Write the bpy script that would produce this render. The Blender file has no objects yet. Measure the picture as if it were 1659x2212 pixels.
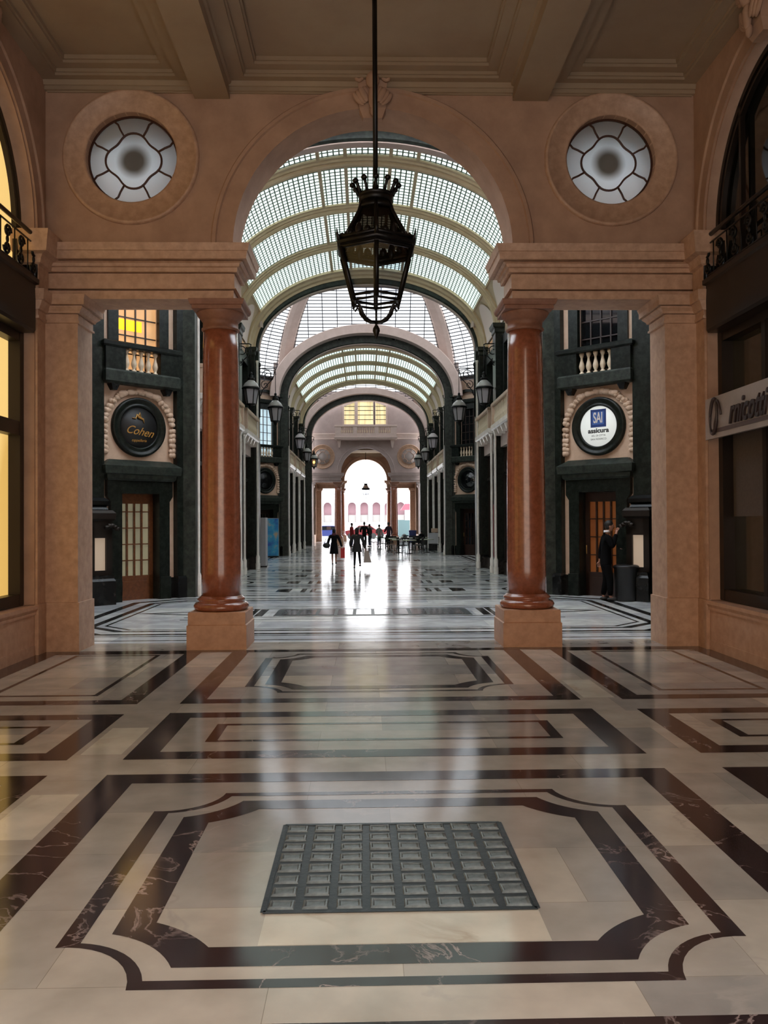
import bpy, math, random
from mathutils import Vector, Matrix
from mathutils.geometry import tessellate_polygon
random.seed(7)
PI = math.pi
C = bpy.context.scene.collection
sc = bpy.context.scene

# ------------------------------------------------------------ camera, world, exposure
cam = bpy.data.cameras.new('camera'); camo = bpy.data.objects.new('camera', cam); C.objects.link(camo)
cam.sensor_fit = 'HORIZONTAL'; cam.sensor_width = 36; cam.lens = 36 * 1800 / 1659
cam.clip_start = .05; cam.clip_end = 1000
yaw = math.atan(42.5 / 1800); pitch = math.atan(22 / 1800); roll = .0054
F = Vector((math.sin(yaw) * math.cos(pitch), math.cos(yaw) * math.cos(pitch), math.sin(pitch)))
R0 = Vector((math.cos(yaw), -math.sin(yaw), 0)); U0 = R0.cross(F)
R1 = R0 * math.cos(roll) - U0 * math.sin(roll); U1 = U0 * math.cos(roll) + R0 * math.sin(roll)
camo.matrix_world = Matrix(((R1.x, U1.x, -F.x, -.14), (R1.y, U1.y, -F.y, 0), (R1.z, U1.z, -F.z, 1.7), (0, 0, 0, 1)))
sc.camera = camo
w = bpy.data.worlds.new('overcast_sky'); sc.world = w; w.use_nodes = True
w.node_tree.nodes['Background'].inputs[0].default_value = (.93, .97, 1, 1)
w.node_tree.nodes['Background'].inputs[1].default_value = 8.0
w.cycles.sampling_method = 'MANUAL'; w.cycles.sample_map_resolution = 64
sc.view_settings.view_transform = 'Standard'; sc.view_settings.look = 'None'
sc.view_settings.exposure = 0.2; sc.view_settings.gamma = 1.0
sc.view_settings.use_curve_mapping = False
try:
    sc.cycles.use_denoising = True; sc.cycles.max_bounces = 10; sc.cycles.diffuse_bounces = 5
    sc.cycles.glossy_bounces = 4; sc.cycles.transparent_max_bounces = 12
    sc.cycles.sample_clamp_indirect = 6; sc.cycles.caustics_reflective = False; sc.cycles.caustics_refractive = False
except Exception:
    pass

# ------------------------------------------------------------ materials
def nt(name):
    m = bpy.data.materials.new(name); m.use_nodes = True
    return m, m.node_tree, m.node_tree.nodes['Principled BSDF']
def mat(name, col, rough=.6, col2=None, scale=4., detail=6., bump=0., metal=0., spec=.5, lo=.35, hi=.65, coat=0.):
    m, t, b = nt(name)
    b.inputs['Roughness'].default_value = rough; b.inputs['Metallic'].default_value = metal
    b.inputs['Specular IOR Level'].default_value = spec; b.inputs['Coat Weight'].default_value = coat
    b.inputs['Coat Roughness'].default_value = .08
    b.inputs['Base Color'].default_value = (*col, 1)
    if col2 or bump:
        co = t.nodes.new('ShaderNodeTexCoord'); n = t.nodes.new('ShaderNodeTexNoise')
        n.inputs['Scale'].default_value = scale; n.inputs['Detail'].default_value = detail; n.inputs['Roughness'].default_value = .65
        t.links.new(co.outputs['Object'], n.inputs['Vector'])
    if col2:
        r = t.nodes.new('ShaderNodeValToRGB'); r.color_ramp.elements[0].position = lo; r.color_ramp.elements[1].position = hi
        r.color_ramp.elements[0].color = (*col2, 1); r.color_ramp.elements[1].color = (*col, 1)
        t.links.new(n.outputs['Fac'], r.inputs[0]); t.links.new(r.outputs[0], b.inputs['Base Color'])
    if bump:
        u = t.nodes.new('ShaderNodeBump'); u.inputs['Strength'].default_value = bump; u.inputs['Distance'].default_value = .01
        t.links.new(n.outputs['Fac'], u.inputs['Height']); t.links.new(u.outputs[0], b.inputs['Normal'])
    return m
def emis(name, col, s, col2=None, scale=(3, 3, 3)):
    m, t, b = nt(name)
    b.inputs['Base Color'].default_value = (*[c * .5 for c in col], 1); b.inputs['Roughness'].default_value = .4
    b.inputs['Emission Color'].default_value = (*col, 1); b.inputs['Emission Strength'].default_value = s
    if col2:
        co = t.nodes.new('ShaderNodeTexCoord'); mp = t.nodes.new('ShaderNodeMapping'); n = t.nodes.new('ShaderNodeTexNoise')
        mp.inputs['Scale'].default_value = scale; n.inputs['Scale'].default_value = 1.; n.inputs['Detail'].default_value = 1
        r = t.nodes.new('ShaderNodeValToRGB'); r.color_ramp.elements[0].color = (*col2, 1); r.color_ramp.elements[1].color = (*col, 1)
        r.color_ramp.elements[0].position = .4; r.color_ramp.elements[1].position = .6
        t.links.new(co.outputs['Object'], mp.inputs[0]); t.links.new(mp.outputs[0], n.inputs['Vector'])
        t.links.new(n.outputs['Fac'], r.inputs[0]); t.links.new(r.outputs[0], b.inputs['Emission Color'])
    return m
def marble(name, base, vein, rough, scale=1.6, amt=.06, brick=None, ior=1.5):
    """polished marble: noise-warped voronoi veins, optionally laid in slabs of slightly different tone"""
    m, t, b = nt(name); N = t.nodes; L = t.links
    b.inputs['IOR'].default_value = ior
    co = N.new('ShaderNodeTexCoord'); n = N.new('ShaderNodeTexNoise'); n.inputs['Scale'].default_value = 1.3; n.inputs['Detail'].default_value = 8
    L.new(co.outputs['Object'], n.inputs['Vector'])
    mx = N.new('ShaderNodeMix'); mx.data_type = 'VECTOR'; mx.inputs[0].default_value = .35
    L.new(co.outputs['Object'], mx.inputs[4]); L.new(n.outputs['Color'], mx.inputs[5])
    v = N.new('ShaderNodeTexNoise'); v.inputs['Scale'].default_value = scale; v.inputs['Detail'].default_value = 7; v.inputs['Distortion'].default_value = .9; v.inputs['Roughness'].default_value = .55
    L.new(mx.outputs[1], v.inputs['Vector'])
    vs = N.new('ShaderNodeMath'); vs.operation = 'SUBTRACT'; vs.inputs[1].default_value = .5; L.new(v.outputs['Fac'], vs.inputs[0])
    va = N.new('ShaderNodeMath'); va.operation = 'ABSOLUTE'; L.new(vs.outputs[0], va.inputs[0])
    r = N.new('ShaderNodeValToRGB'); r.color_ramp.elements[0].position = 0; r.color_ramp.elements[1].position = amt
    r.color_ramp.elements[0].color = (1, 1, 1, 1); r.color_ramp.elements[1].color = (0, 0, 0, 1)
    L.new(va.outputs[0], r.inputs[0])
    n2 = N.new('ShaderNodeTexNoise'); n2.inputs['Scale'].default_value = 3.; n2.inputs['Detail'].default_value = 7
    L.new(co.outputs['Object'], n2.inputs['Vector'])
    n3 = N.new('ShaderNodeTexNoise'); n3.inputs['Scale'].default_value = 2.3; n3.inputs['Detail'].default_value = 3; L.new(mx.outputs[1], n3.inputs['Vector'])
    r3 = N.new('ShaderNodeValToRGB'); r3.color_ramp.elements[0].position = .45; r3.color_ramp.elements[1].position = .68; L.new(n3.outputs['Fac'], r3.inputs[0])
    mu = N.new('ShaderNodeMath'); mu.operation = 'MULTIPLY'; L.new(r.outputs[0], mu.inputs[0]); L.new(r3.outputs[0], mu.inputs[1])
    cm = N.new('ShaderNodeMix'); cm.data_type = 'RGBA'; L.new(mu.outputs[0], cm.inputs[0]); cm.inputs[7].default_value = (*vein, 1)
    r2 = N.new('ShaderNodeValToRGB'); r2.color_ramp.elements[0].position = .3; r2.color_ramp.elements[1].position = .75
    r2.color_ramp.elements[0].color = (*[c * .78 for c in base], 1); r2.color_ramp.elements[1].color = (*[c * 1.12 for c in base], 1)
    L.new(n2.outputs['Fac'], r2.inputs[0])
    src = r2.outputs[0]
    if brick:
        bt = N.new('ShaderNodeTexBrick'); bt.inputs['Scale'].default_value = 1.; bt.inputs['Mortar Size'].default_value = .0014
        bt.inputs['Brick Width'].default_value = brick[0]; bt.inputs['Row Height'].default_value = brick[1]; bt.offset = .37
        bt.inputs['Color1'].default_value = (.70, .71, .74, 1); bt.inputs['Color2'].default_value = (1.18, 1.14, 1.06, 1)
        bt.inputs['Mortar'].default_value = (.6, .56, .52, 1)
        L.new(co.outputs['Object'], bt.inputs['Vector'])
        mm = N.new('ShaderNodeMix'); mm.data_type = 'RGBA'; mm.blend_type = 'MULTIPLY'; mm.inputs[0].default_value = 1
        L.new(r2.outputs[0], mm.inputs[6]); L.new(bt.outputs['Color'], mm.inputs[7]); src = mm.outputs[2]
    L.new(src, cm.inputs[6]); L.new(cm.outputs[2], b.inputs['Base Color'])
    rr = N.new('ShaderNodeMapRange'); rr.inputs[3].default_value = rough * .7; rr.inputs[4].default_value = rough * 1.5
    L.new(n2.outputs['Fac'], rr.inputs[0]); L.new(rr.outputs[0], b.inputs['Roughness'])
    return m
def grid_glass(name, tint, cu, cv, lu, lv, bar=(.10, .12, .11), translucent=False):
    """skylight glazing: panes let daylight through, bars laid out on UV metres"""
    m, t, b = nt(name); N = t.nodes; L = t.links
    N.remove(b)
    uv = N.new('ShaderNodeUVMap'); sp = N.new('ShaderNodeSeparateXYZ'); L.new(uv.outputs[0], sp.inputs[0])
    outs = []
    for ax, c, l in ((0, cu, lu), (1, cv, lv)):
        d = N.new('ShaderNodeMath'); d.operation = 'DIVIDE'; L.new(sp.outputs[ax], d.inputs[0]); d.inputs[1].default_value = c
        f = N.new('ShaderNodeMath'); f.operation = 'FRACT'; L.new(d.outputs[0], f.inputs[0])
        g = N.new('ShaderNodeMath'); g.operation = 'LESS_THAN'; L.new(f.outputs[0], g.inputs[0]); g.inputs[1].default_value = l / c
        outs.append(g)
    mxx = N.new('ShaderNodeMath'); mxx.operation = 'MAXIMUM'; L.new(outs[0].outputs[0], mxx.inputs[0]); L.new(outs[1].outputs[0], mxx.inputs[1])
    tr = N.new('ShaderNodeBsdfTranslucent' if translucent else 'ShaderNodeBsdfTransparent'); tr.inputs[0].default_value = (*tint, 1)
    df = N.new('ShaderNodeBsdfDiffuse'); df.inputs[0].default_value = (*bar, 1)
    mi = N.new('ShaderNodeMixShader'); L.new(mxx.outputs[0], mi.inputs[0]); L.new(tr.outputs[0], mi.inputs[1]); L.new(df.outputs[0], mi.inputs[2])
    L.new(mi.outputs[0], N['Material Output'].inputs[0])
    return m
def clear_glass(name, tint=(.85, .88, .9), gl=.08):
    m, t, b = nt(name); N = t.nodes; L = t.links; N.remove(b)
    tr = N.new('ShaderNodeBsdfTransparent'); tr.inputs[0].default_value = (*tint, 1)
    g = N.new('ShaderNodeBsdfGlossy'); g.inputs['Roughness'].default_value = .05
    mi = N.new('ShaderNodeMixShader'); mi.inputs[0].default_value = gl
    L.new(tr.outputs[0], mi.inputs[1]); L.new(g.outputs[0], mi.inputs[2]); L.new(mi.outputs[0], N['Material Output'].inputs[0])
    return m
def frosted(name, col, centre_col=None, r0=.2, trans=.75):
    """frosted pane: translucent, with an optional dark blur of something behind it painted into its middle"""
    m, t, b = nt(name); N = t.nodes; L = t.links; N.remove(b)
    tl = N.new('ShaderNodeBsdfTranslucent'); df = N.new('ShaderNodeBsdfDiffuse')
    tl.inputs[0].default_value = (*col, 1); df.inputs[0].default_value = (*[c * .6 for c in col], 1)
    if centre_col:
        co = N.new('ShaderNodeTexCoord'); ln = N.new('ShaderNodeVectorMath'); ln.operation = 'LENGTH'
        L.new(co.outputs['Object'], ln.inputs[0])
        n = N.new('ShaderNodeTexNoise'); n.inputs['Scale'].default_value = 3
        L.new(co.outputs['Object'], n.inputs['Vector'])
        r = N.new('ShaderNodeValToRGB'); e = r.color_ramp.elements
        e[0].position = r0 * .62; e[0].color = (*centre_col, 1); e[1].position = r0 * 1.25; e[1].color = (*col, 1)
        L.new(ln.outputs['Value'], r.inputs[0]); L.new(r.outputs[0], tl.inputs[0]); L.new(r.outputs[0], df.inputs[0])
    mi = N.new('ShaderNodeMixShader'); mi.inputs[0].default_value = 1 - trans
    L.new(tl.outputs[0], mi.inputs[1]); L.new(df.outputs[0], mi.inputs[2])
    rf = N.new('ShaderNodeBsdfTranslucent')
    L.new(tl.inputs[0].links[0].from_socket, rf.inputs[0])
    m2 = N.new('ShaderNodeMixShader'); m2.inputs[0].default_value = .6; L.new(mi.outputs[0], m2.inputs[1]); L.new(rf.outputs[0], m2.inputs[2])
    L.new(m2.outputs[0], N['Material Output'].inputs[0])
    return m

M = dict(
    stone=mat('rose_limestone', (.52, .33, .225), .5, (.39, .235, .155), 9., 10, .15),
    stone2=mat('rose_limestone_block', (.50, .29, .185), .45, (.40, .22, .135), 9., 10, .1),
    plaster=mat('warm_plaster', (.43, .265, .18), .8, (.33, .195, .13), 2.2, 8, .05),
    ceil=mat('ceiling_plaster', (.34, .25, .165), .85, (.29, .20, .13), .8, 8, .05),
    redmarble=mat('red_brown_marble', (.31, .105, .055), .24, (.22, .068, .035), 14., 10, 0, 0, .6, coat=.4),
    green=mat('dark_green_marble', (.022, .030, .022), .3, (.004, .005, .004), 9., 12, 0, 0, .25, .42, .78),
    green2=mat('green_marble_band', (.045, .056, .044), .4, (.010, .013, .010), 7., 12, 0, 0, .3, .38, .75),
    black=mat('black_marble', (.03, .03, .03), .25, (.004, .004, .004), 5., 12, 0, 0, .3, .5, .85),
    cream=mat('cream_stone', (.62, .45, .33), .6, (.52, .36, .25), 4., 10, .1),
    creamrib=mat('cream_vault_plaster', (.66, .52, .35), .5, (.58, .44, .28), 3., 6, .05),
    pinkw=mat('pale_pink_plaster', (.60, .47, .42), .7, (.53, .41, .36), 3., 6, .05),
    mauve=mat('mauve_plaster', (.42, .33, .31), .8, (.36, .28, .26), 2., 8, .05),
    lunette=mat('lit_recess_rose', (.85, .68, .62), .6),  # pale rose carries the light that falls in the vault recesses
    baluster=mat('pale_baluster_stone', (.72, .60, .44), .45, (.6, .48, .34), 9., 6, .05),
    white=mat('white_marble', (.85, .8, .74), .25, (.7, .64, .58), 6., 8),
    fl=marble('pale_floor_marble', (.43, .39, .35), (.35, .31, .28), .11, 1.2, .02, (1.35, .62), 1.6),
    fd=marble('dark_purple_marble', (.032, .020, .021), (.36, .27, .25), .10, 3.2, .014, None, 1.55),
    fk=marble('black_green_marble', (.018, .018, .019), (.2, .18, .17), .13, 4., .03, None, 1.42),
    fg=marble('brightened_white_marble', (.72, .74, .76), (.5, .5, .52), .13, 1.2, .03, (1.9, .8), 1.42),  # white marble, with missing skylight brightness put into its tone as well
    fc=marble('cream_floor_marble', (.62, .56, .46), (.45, .37, .28), .08, 1.2, .03),
    iron=mat('black_iron', (.008, .007, .007), .38, None, metal=.6),
    bronze=mat('dark_bronze', (.018, .012, .009), .4, None, metal=.5),
    muntin=mat('red_brown_bar', (.06, .022, .014), .5),
    wood=mat('varnished_wood', (.17, .06, .02), .3, (.10, .03, .01), 12., 6),
    darkwood=mat('dark_wood', (.03, .012, .007), .35, (.02, .008, .005), 12., 6),
    dglass=mat('dark_shop_glass', (.006, .007, .008), .04, spec=.8),
    dglass2=mat('dim_shop_glass', (.035, .03, .02), .06, (.02, .02, .018), 2.),
    blind=mat('drawn_blind', (.10, .075, .06), .8, (.08, .06, .05), 30.),
    glassc=clear_glass('clear_glass'),
    lampglass=clear_glass('lantern_glass', (.80, .82, .88), .035),
    milky=mat('milky_lamp_glass', (.33, .31, .33), .2),
    ivory=mat('enamel_hood', (.40, .37, .36), .15),
    ocul=frosted('frosted_oculus_glass', (.92, .97, 1.0), (.30, .27, .24), .20),  # dark blur seen through the pane is painted into its tint
    sky1=grid_glass('vault_glazing', (.185, .225, .20), .125, .205, .032, .062, (.26, .31, .27), True),
    sky3=grid_glass('octagon_glazing', (.85, .90, .95), .74, .175, .04, .05, (.02, .022, .025)),
    sky2=grid_glass('dome_glazing', (.25, .255, .26), .74, .175, .045, .05, (.10, .10, .11)),
    yellow=emis('lit_window_blind', (.80, .53, .18), 1.0, (.62, .38, .10), (2, .9, .5)),
    yellow2=emis('lit_curtain', (.85, .74, .42), .95, (.55, .45, .22), (5, 5, .3)),
    amberw=emis('lit_room', (.80, .42, .17), .75, (.62, .34, .15), (3, 3, 2)),
    lampy=emis('yellow_lampshade', (1., .55, .0), 1.6),
    amberd=emis('amber_door_light', (.20, .06, .012), .35, (.15, .04, .008), (3, 3, 1)),
    greyd=emis('grey_door_curtain', (.30, .27, .17), .45, (.22, .20, .13), (2, 2, 1)),
    paleb=emis('pale_blue_curtain', (.60, .75, .80), .9, (.45, .6, .68), (6, 6, 1)),
    bulb=emis('warm_bulb', (1., .45, .1), 4.),
    signw=emis('lit_sign_white', (.85, .88, .84), .55),
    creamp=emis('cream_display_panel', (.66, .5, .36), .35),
    blue=mat('sign_blue', (.02, .05, .2), .4), lblue=mat('sign_light_blue', (.35, .5, .72), .4),
    ink=mat('black_ink', (.01, .01, .01), .5), gold=mat('gold_lettering', (.5, .26, .06), .35, metal=.3),
    signgrey=mat('grey_sign_board', (.42, .38, .38), .35, (.36, .33, .33), 3.),
    inkbrown=mat('dark_brown_lettering', (.035, .022, .024), .4),
    stripe=mat('brown_sign_stripe', (.11, .08, .085), .4),
    suit=mat('black_suit', (.003, .003, .0035), .9, spec=.1), skin=mat('skin', (.36, .17, .11), .5), hair=mat('dark_hair', (.008, .006, .005), .6),
    shirt=mat('white_shirt', (.75, .72, .72), .7), coat=mat('black_coat', (.005, .005, .006), .9, spec=.15), coat2=mat('charcoal_coat', (.022, .018, .018), .85),
    scarfr=mat('dark_red_scarf', (.09, .02, .03), .8), leather=mat('black_leather', (.01, .01, .01), .4),
    redbag=mat('red_paper_bag', (.55, .01, .01), .5), palebag=mat('pale_pink_paper', (.7, .45, .42), .5), beigebag=mat('beige_shopping_bag', (.42, .33, .29), .6),
    redc=mat('red_jacket', (.25, .008, .01), .8), greyc=mat('grey_jacket', (.22, .21, .20), .8), purplec=mat('dark_purple_jacket', (.03, .015, .03), .8),
    jeans=mat('blue_jeans', (.03, .04, .1), .8),
    carblue=mat('blue_car_paint', (.012, .02, .09), .25), carred=mat('red_car_paint', (.09, .006, .008), .25), cargrey=mat('grey_car_paint', (.3, .3, .32), .25),
    teal=mat('teal_van_paint', (.012, .05, .055), .4), bluebin=mat('blue_plastic', (.02, .05, .22), .5), tyre=mat('black_rubber', (.01, .01, .01), .8),
    tabletop=mat('pale_table_top', (.75, .74, .7), .3), tablegreen=mat('green_table_edge', (.22, .3, .08), .4), chair=mat('dark_chair', (.012, .012, .012), .5),
    facade=mat('white_facade', (.85, .82, .82), .8), pinkin=mat('pink_arcade_wall', (.26, .15, .17), .8), asphalt=mat('asphalt', (.45, .45, .45), .9, (.38, .38, .38), 3.),
    awning=mat('red_awning', (.2, .015, .03), .7), greyp=mat('grey_board_edge', (.28, .28, .3), .5),
    gratef=mat('worn_iron_frame', (.03, .036, .042), .34, (.02, .026, .03), 12., 8, .4, .5),
    grateg=mat('cast_glass_block', (.17, .195, .20), .14, (.06, .075, .08), 9., 8, .5),
    boardw=mat('white_menu_board', (.62, .62, .64), .5), leafg=mat('green_leaf', (.05, .12, .03), .7),
)
def poster_mat():
    m, t, b = nt('blue_poster'); N = t.nodes; L = t.links
    co = N.new('ShaderNodeTexCoord'); n = N.new('ShaderNodeTexNoise'); n.inputs['Scale'].default_value = 2.2; n.inputs['Detail'].default_value = 5
    L.new(co.outputs['Object'], n.inputs['Vector']); r = N.new('ShaderNodeValToRGB'); e = r.color_ramp.elements
    e[0].position = .35; e[0].color = (.01, .06, .3, 1); e[1].position = .75; e[1].color = (.7, .8, .75, 1)
    x = e.new(.55); x.color = (.03, .28, .45, 1); x = e.new(.68); x.color = (.5, .3, .12, 1)
    L.new(n.outputs['Fac'], r.inputs[0]); L.new(r.outputs[0], b.inputs['Base Color']); b.inputs['Roughness'].default_value = .3
    return m
M['poster'] = poster_mat()

# ------------------------------------------------------------ mesh builder
class MB:
    def __init__(s): s.v = []; s.f = []; s.m = []; s.uv = {}; s.sm = []
    def add(s, vs, fs, mi=0, smooth=False):
        b = len(s.v); s.v += [tuple(p) for p in vs]
        for f in fs: s.f.append([b + i for i in f]); s.m.append(mi); s.sm.append(smooth)
        return b
    def box(s, x0, x1, y0, y1, z0, z1, mi=0):
        s.add([(x, y, z) for z in (z0, z1) for y in (y0, y1) for x in (x0, x1)],
              [(0, 2, 3, 1), (4, 5, 7, 6), (0, 1, 5, 4), (2, 6, 7, 3), (0, 4, 6, 2), (1, 3, 7, 5)], mi); return s
    def loft(s, x0, x1, y0, y1, prof, mi=0):
        """stacked rectangular mouldings: prof = [(z, out), ...]"""
        vs = []; fs = []
        for z, o in prof: vs += [(x0 - o, y0 - o, z), (x1 + o, y0 - o, z), (x1 + o, y1 + o, z), (x0 - o, y1 + o, z)]
        for i in range(len(prof) - 1):
            a = 4 * i; b = a + 4
            for k in range(4): fs.append((a + k, a + (k + 1) % 4, b + (k + 1) % 4, b + k))
        fs.append((3, 2, 1, 0)); e = 4 * (len(prof) - 1); fs.append((e, e + 1, e + 2, e + 3))
        s.add(vs, fs, mi); return s
    def lathe(s, prof, n=32, c=(0, 0), mi=0, smooth=True, ax='z', o=(0, 0, 0), cap=True):
        """prof = [(r, h)]; ax z around a vertical axis, y around an axis along Y"""
        vs = []; fs = []; k = len(prof)
        for i in range(n):
            a = 2 * PI * i / n
            for r, h in prof:
                p = (r * math.cos(a), r * math.sin(a), h) if ax == 'z' else (r * math.cos(a), h, r * math.sin(a)) if ax == 'y' else (h, r * math.cos(a), r * math.sin(a))
                vs.append((p[0] + c[0] + o[0], p[1] + c[1] + o[1], p[2] + o[2]))
        for i in range(n):
            j = (i + 1) % n
            for q in range(k - 1): fs.append((i * k + q, j * k + q, j * k + q + 1, i * k + q + 1))
        b = s.add(vs, fs, mi, smooth)
        if cap:
            if prof[0][0] > 1e-5: s.f.append([b + i * k for i in range(n)][::-1]); s.m.append(mi); s.sm.append(False)
            if prof[-1][0] > 1e-5: s.f.append([b + i * k + k - 1 for i in range(n)]); s.m.append(mi); s.sm.append(False)
        return s
    def tube(s, pts, r, n=6, mi=0, closed=False):
        pts = [Vector(p) for p in pts]; k = len(pts); rs = r if isinstance(r, (list, tuple)) else [r] * k
        vs = []; fs = []; up = None
        for i, p in enumerate(pts):
            if closed: d = pts[(i + 1) % k] - pts[i - 1]
            else: d = pts[min(i + 1, k - 1)] - pts[max(i - 1, 0)]
            d.normalize()
            if up is None: up = Vector((0, 0, 1)) if abs(d.z) < .9 else Vector((1, 0, 0))
            x = d.cross(up).normalized(); y = x.cross(d).normalized(); up = y
            for q in range(n):
                a = 2 * PI * q / n; vs.append(p + (x * math.cos(a) + y * math.sin(a)) * rs[i])
        for i in range(k if closed else k - 1):
            j = (i + 1) % k
            for q in range(n): fs.append((i * n + q, i * n + (q + 1) % n, j * n + (q + 1) % n, j * n + q))
        if not closed: fs.append(tuple(range(n))[::-1]); fs.append(tuple(range((k - 1) * n, k * n)))
        s.add(vs, fs, mi, True); return s
    def plate(s, outer, holes, a, b, mi=0, plane='xz', side_mi=None):
        """polygon with holes, extruded from a to b (plane xz: along Y; xy: along Z; yz: along X)"""
        loops = [outer] + list(holes); vecs = [[Vector((p[0], p[1], 0)) for p in l] for l in loops]
        tri = tessellate_polygon(vecs); flat = [p for l in loops for p in l]; n = len(flat)
        P = (lambda p, t: (p[0], t, p[1])) if plane == 'xz' else (lambda p, t: (p[0], p[1], t)) if plane == 'xy' else (lambda p, t: (t, p[0], p[1]))
        bs = s.add([P(p, a) for p in flat] + [P(p, b) for p in flat], [], mi)
        for t in tri:
            s.f.append([bs + i for i in t]); s.m.append(mi); s.sm.append(False)
            s.f.append([bs + n + i for i in t][::-1]); s.m.append(mi); s.sm.append(False)
        o = 0
        for l in loops:
            k = len(l)
            for i in range(k):
                j = (i + 1) % k; s.f.append([bs + o + i, bs + o + j, bs + n + o + j, bs + n + o + i]); s.m.append(mi if side_mi is None else side_mi); s.sm.append(False)
            o += k
        return s
    def flat(s, outer, holes, z, mi=0):
        loops = [outer] + list(holes); tri = tessellate_polygon([[Vector((p[0], p[1], 0)) for p in l] for l in loops])
        flat = [p for l in loops for p in l]; b = s.add([(p[0], p[1], z) for p in flat], [], mi)
        for t in tri:
            p0, p1, p2 = (Vector(flat[i]) for i in t)
            cr = (p1 - p0).x * (p2 - p0).y - (p1 - p0).y * (p2 - p0).x
            s.f.append([b + i for i in (t if cr > 0 else t[::-1])]); s.m.append(mi); s.sm.append(False)
        return s
    def sweep_arch(s, y, prof, a, b, zs, t0=0., t1=PI, n=48, mi=0, ax='x', smooth=False):
        """closed profile [(dy, dr)] swept along a half ellipse; dr > 0 goes towards its middle"""
        vs = []; fs = []; k = len(prof)
        for i in range(n + 1):
            t = t0 + (t1 - t0) * i / n; c = math.cos(t); q = math.sin(t)
            for dy, dr in prof:
                p = (c * (a - dr), y + dy, zs + q * (b - dr))
                vs.append(p if ax == 'x' else (p[1], p[0], p[2]))
        for i in range(n):
            for q in range(k): fs.append((i * k + q, i * k + (q + 1) % k, (i + 1) * k + (q + 1) % k, (i + 1) * k + q))
        fs.append(tuple(range(k))); fs.append(tuple(range(n * k, n * k + k))[::-1])
        s.add(vs, fs, mi, smooth); return s
    def ell(s, c, r, nu=14, nv=9, mi=0, rot=None):
        vs = []; fs = []
        for j in range(nv + 1):
            ph = PI * j / nv
            for i in range(nu):
                th = 2 * PI * i / nu; p = Vector((r[0] * math.sin(ph) * math.cos(th), r[1] * math.sin(ph) * math.sin(th), r[2] * math.cos(ph)))
                if rot: p = rot @ p
                vs.append((p.x + c[0], p.y + c[1], p.z + c[2]))
        for j in range(nv):
            for i in range(nu): fs.append((j * nu + i, (j + 1) * nu + i, (j + 1) * nu + (i + 1) % nu, j * nu + (i + 1) % nu))
        s.add(vs, fs, mi, True); return s
    def xf(s, mtx):
        s.v = [tuple(mtx @ Vector(p)) for p in s.v]; return s
    def build(s, name, mats, parent=None, **tags):
        me = bpy.data.meshes.new(name); me.from_pydata(s.v, [], s.f)
        if not isinstance(mats, (list, tuple)): mats = [mats]
        for m in mats: me.materials.append(M[m] if isinstance(m, str) else m)
        me.polygons.foreach_set('material_index', s.m); me.polygons.foreach_set('use_smooth', s.sm)
        if s.uv:
            ul = me.uv_layers.new(name='UVMap')
            for p in me.polygons:
                for li, vi in zip(p.loop_indices, p.vertices): ul.data[li].uv = s.uv.get(vi, (0, 0))
        me.update(); o = bpy.data.objects.new(name, me); C.objects.link(o)
        if parent: o.parent = parent
        for k, v in tags.items(): o[k] = v
        return o
def root(name, loc=(0, 0, 0), rz=0., label=None, category=None, group=None, kind=None):
    o = bpy.data.objects.new(name, None); C.objects.link(o); o.location = loc; o.rotation_euler = (0, 0, rz)
    if label: o['label'] = label
    if category: o['category'] = category
    if group: o['group'] = group
    if kind: o['kind'] = kind
    return o
KIDS = {}
def copy_tree(o, loc=None, rz=None, parent=None, label=None, group=None, scale=None):
    c = o.copy(); C.objects.link(c); c.parent = parent
    if parent is None:
        if loc is not None: c.location = loc
        if rz is not None: c.rotation_euler = (0, 0, rz)
        if label: c['label'] = label
        if group: c['group'] = group
        if scale: c.scale = scale if isinstance(scale, (list, tuple)) else (scale,) * 3
    for ch in [x for x in o.children]: copy_tree(ch, parent=c)
    return c
CNT = {}
def num(k): CNT[k] = CNT.get(k, 0) + 1; return '%s_%d' % (k, CNT[k])
def circ(cx, cz, r, n=48, cw=False):
    l = [(cx + r * math.cos(2 * PI * i / n), cz + r * math.sin(2 * PI * i / n)) for i in range(n)]
    return l[::-1] if cw else l
def rect(x0, x1, y0, y1): return [(x0, y0), (x1, y0), (x1, y1), (x0, y1)]
def text(s, size, parent, name, m, loc, rot, shear=0., ext=.004, sx=1., bold=0.):
    cu = bpy.data.curves.new(name, 'FONT'); cu.body = s; cu.size = size; cu.shear = shear; cu.extrude = ext; cu.align_x = 'CENTER'; cu.align_y = 'CENTER'; cu.offset = bold
    cu.materials.append(M[m]); t = bpy.data.objects.new(name, cu); C.objects.link(t)
    bpy.context.view_layer.update()
    me = bpy.data.meshes.new_from_object(t.evaluated_get(bpy.context.evaluated_depsgraph_get()))
    me.name = name; bpy.data.objects.remove(t); o = bpy.data.objects.new(name, me); C.objects.link(o)
    o.parent = parent; o.location = loc; o.rotation_euler = rot; o.scale = (sx, 1, 1); return o

# ------------------------------------------------------------ plan constants
W = 4.42             # half width of the entrance halls
KX = 4.25            # half width of the gallery
BX = 6.05            # half width of its octagons
DG = BX - KX
O0 = (12.05, 19.5); O1 = (30.9, 43.0); O2 = (54.5, 62.3)
Y1 = 62.9            # far portal

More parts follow.
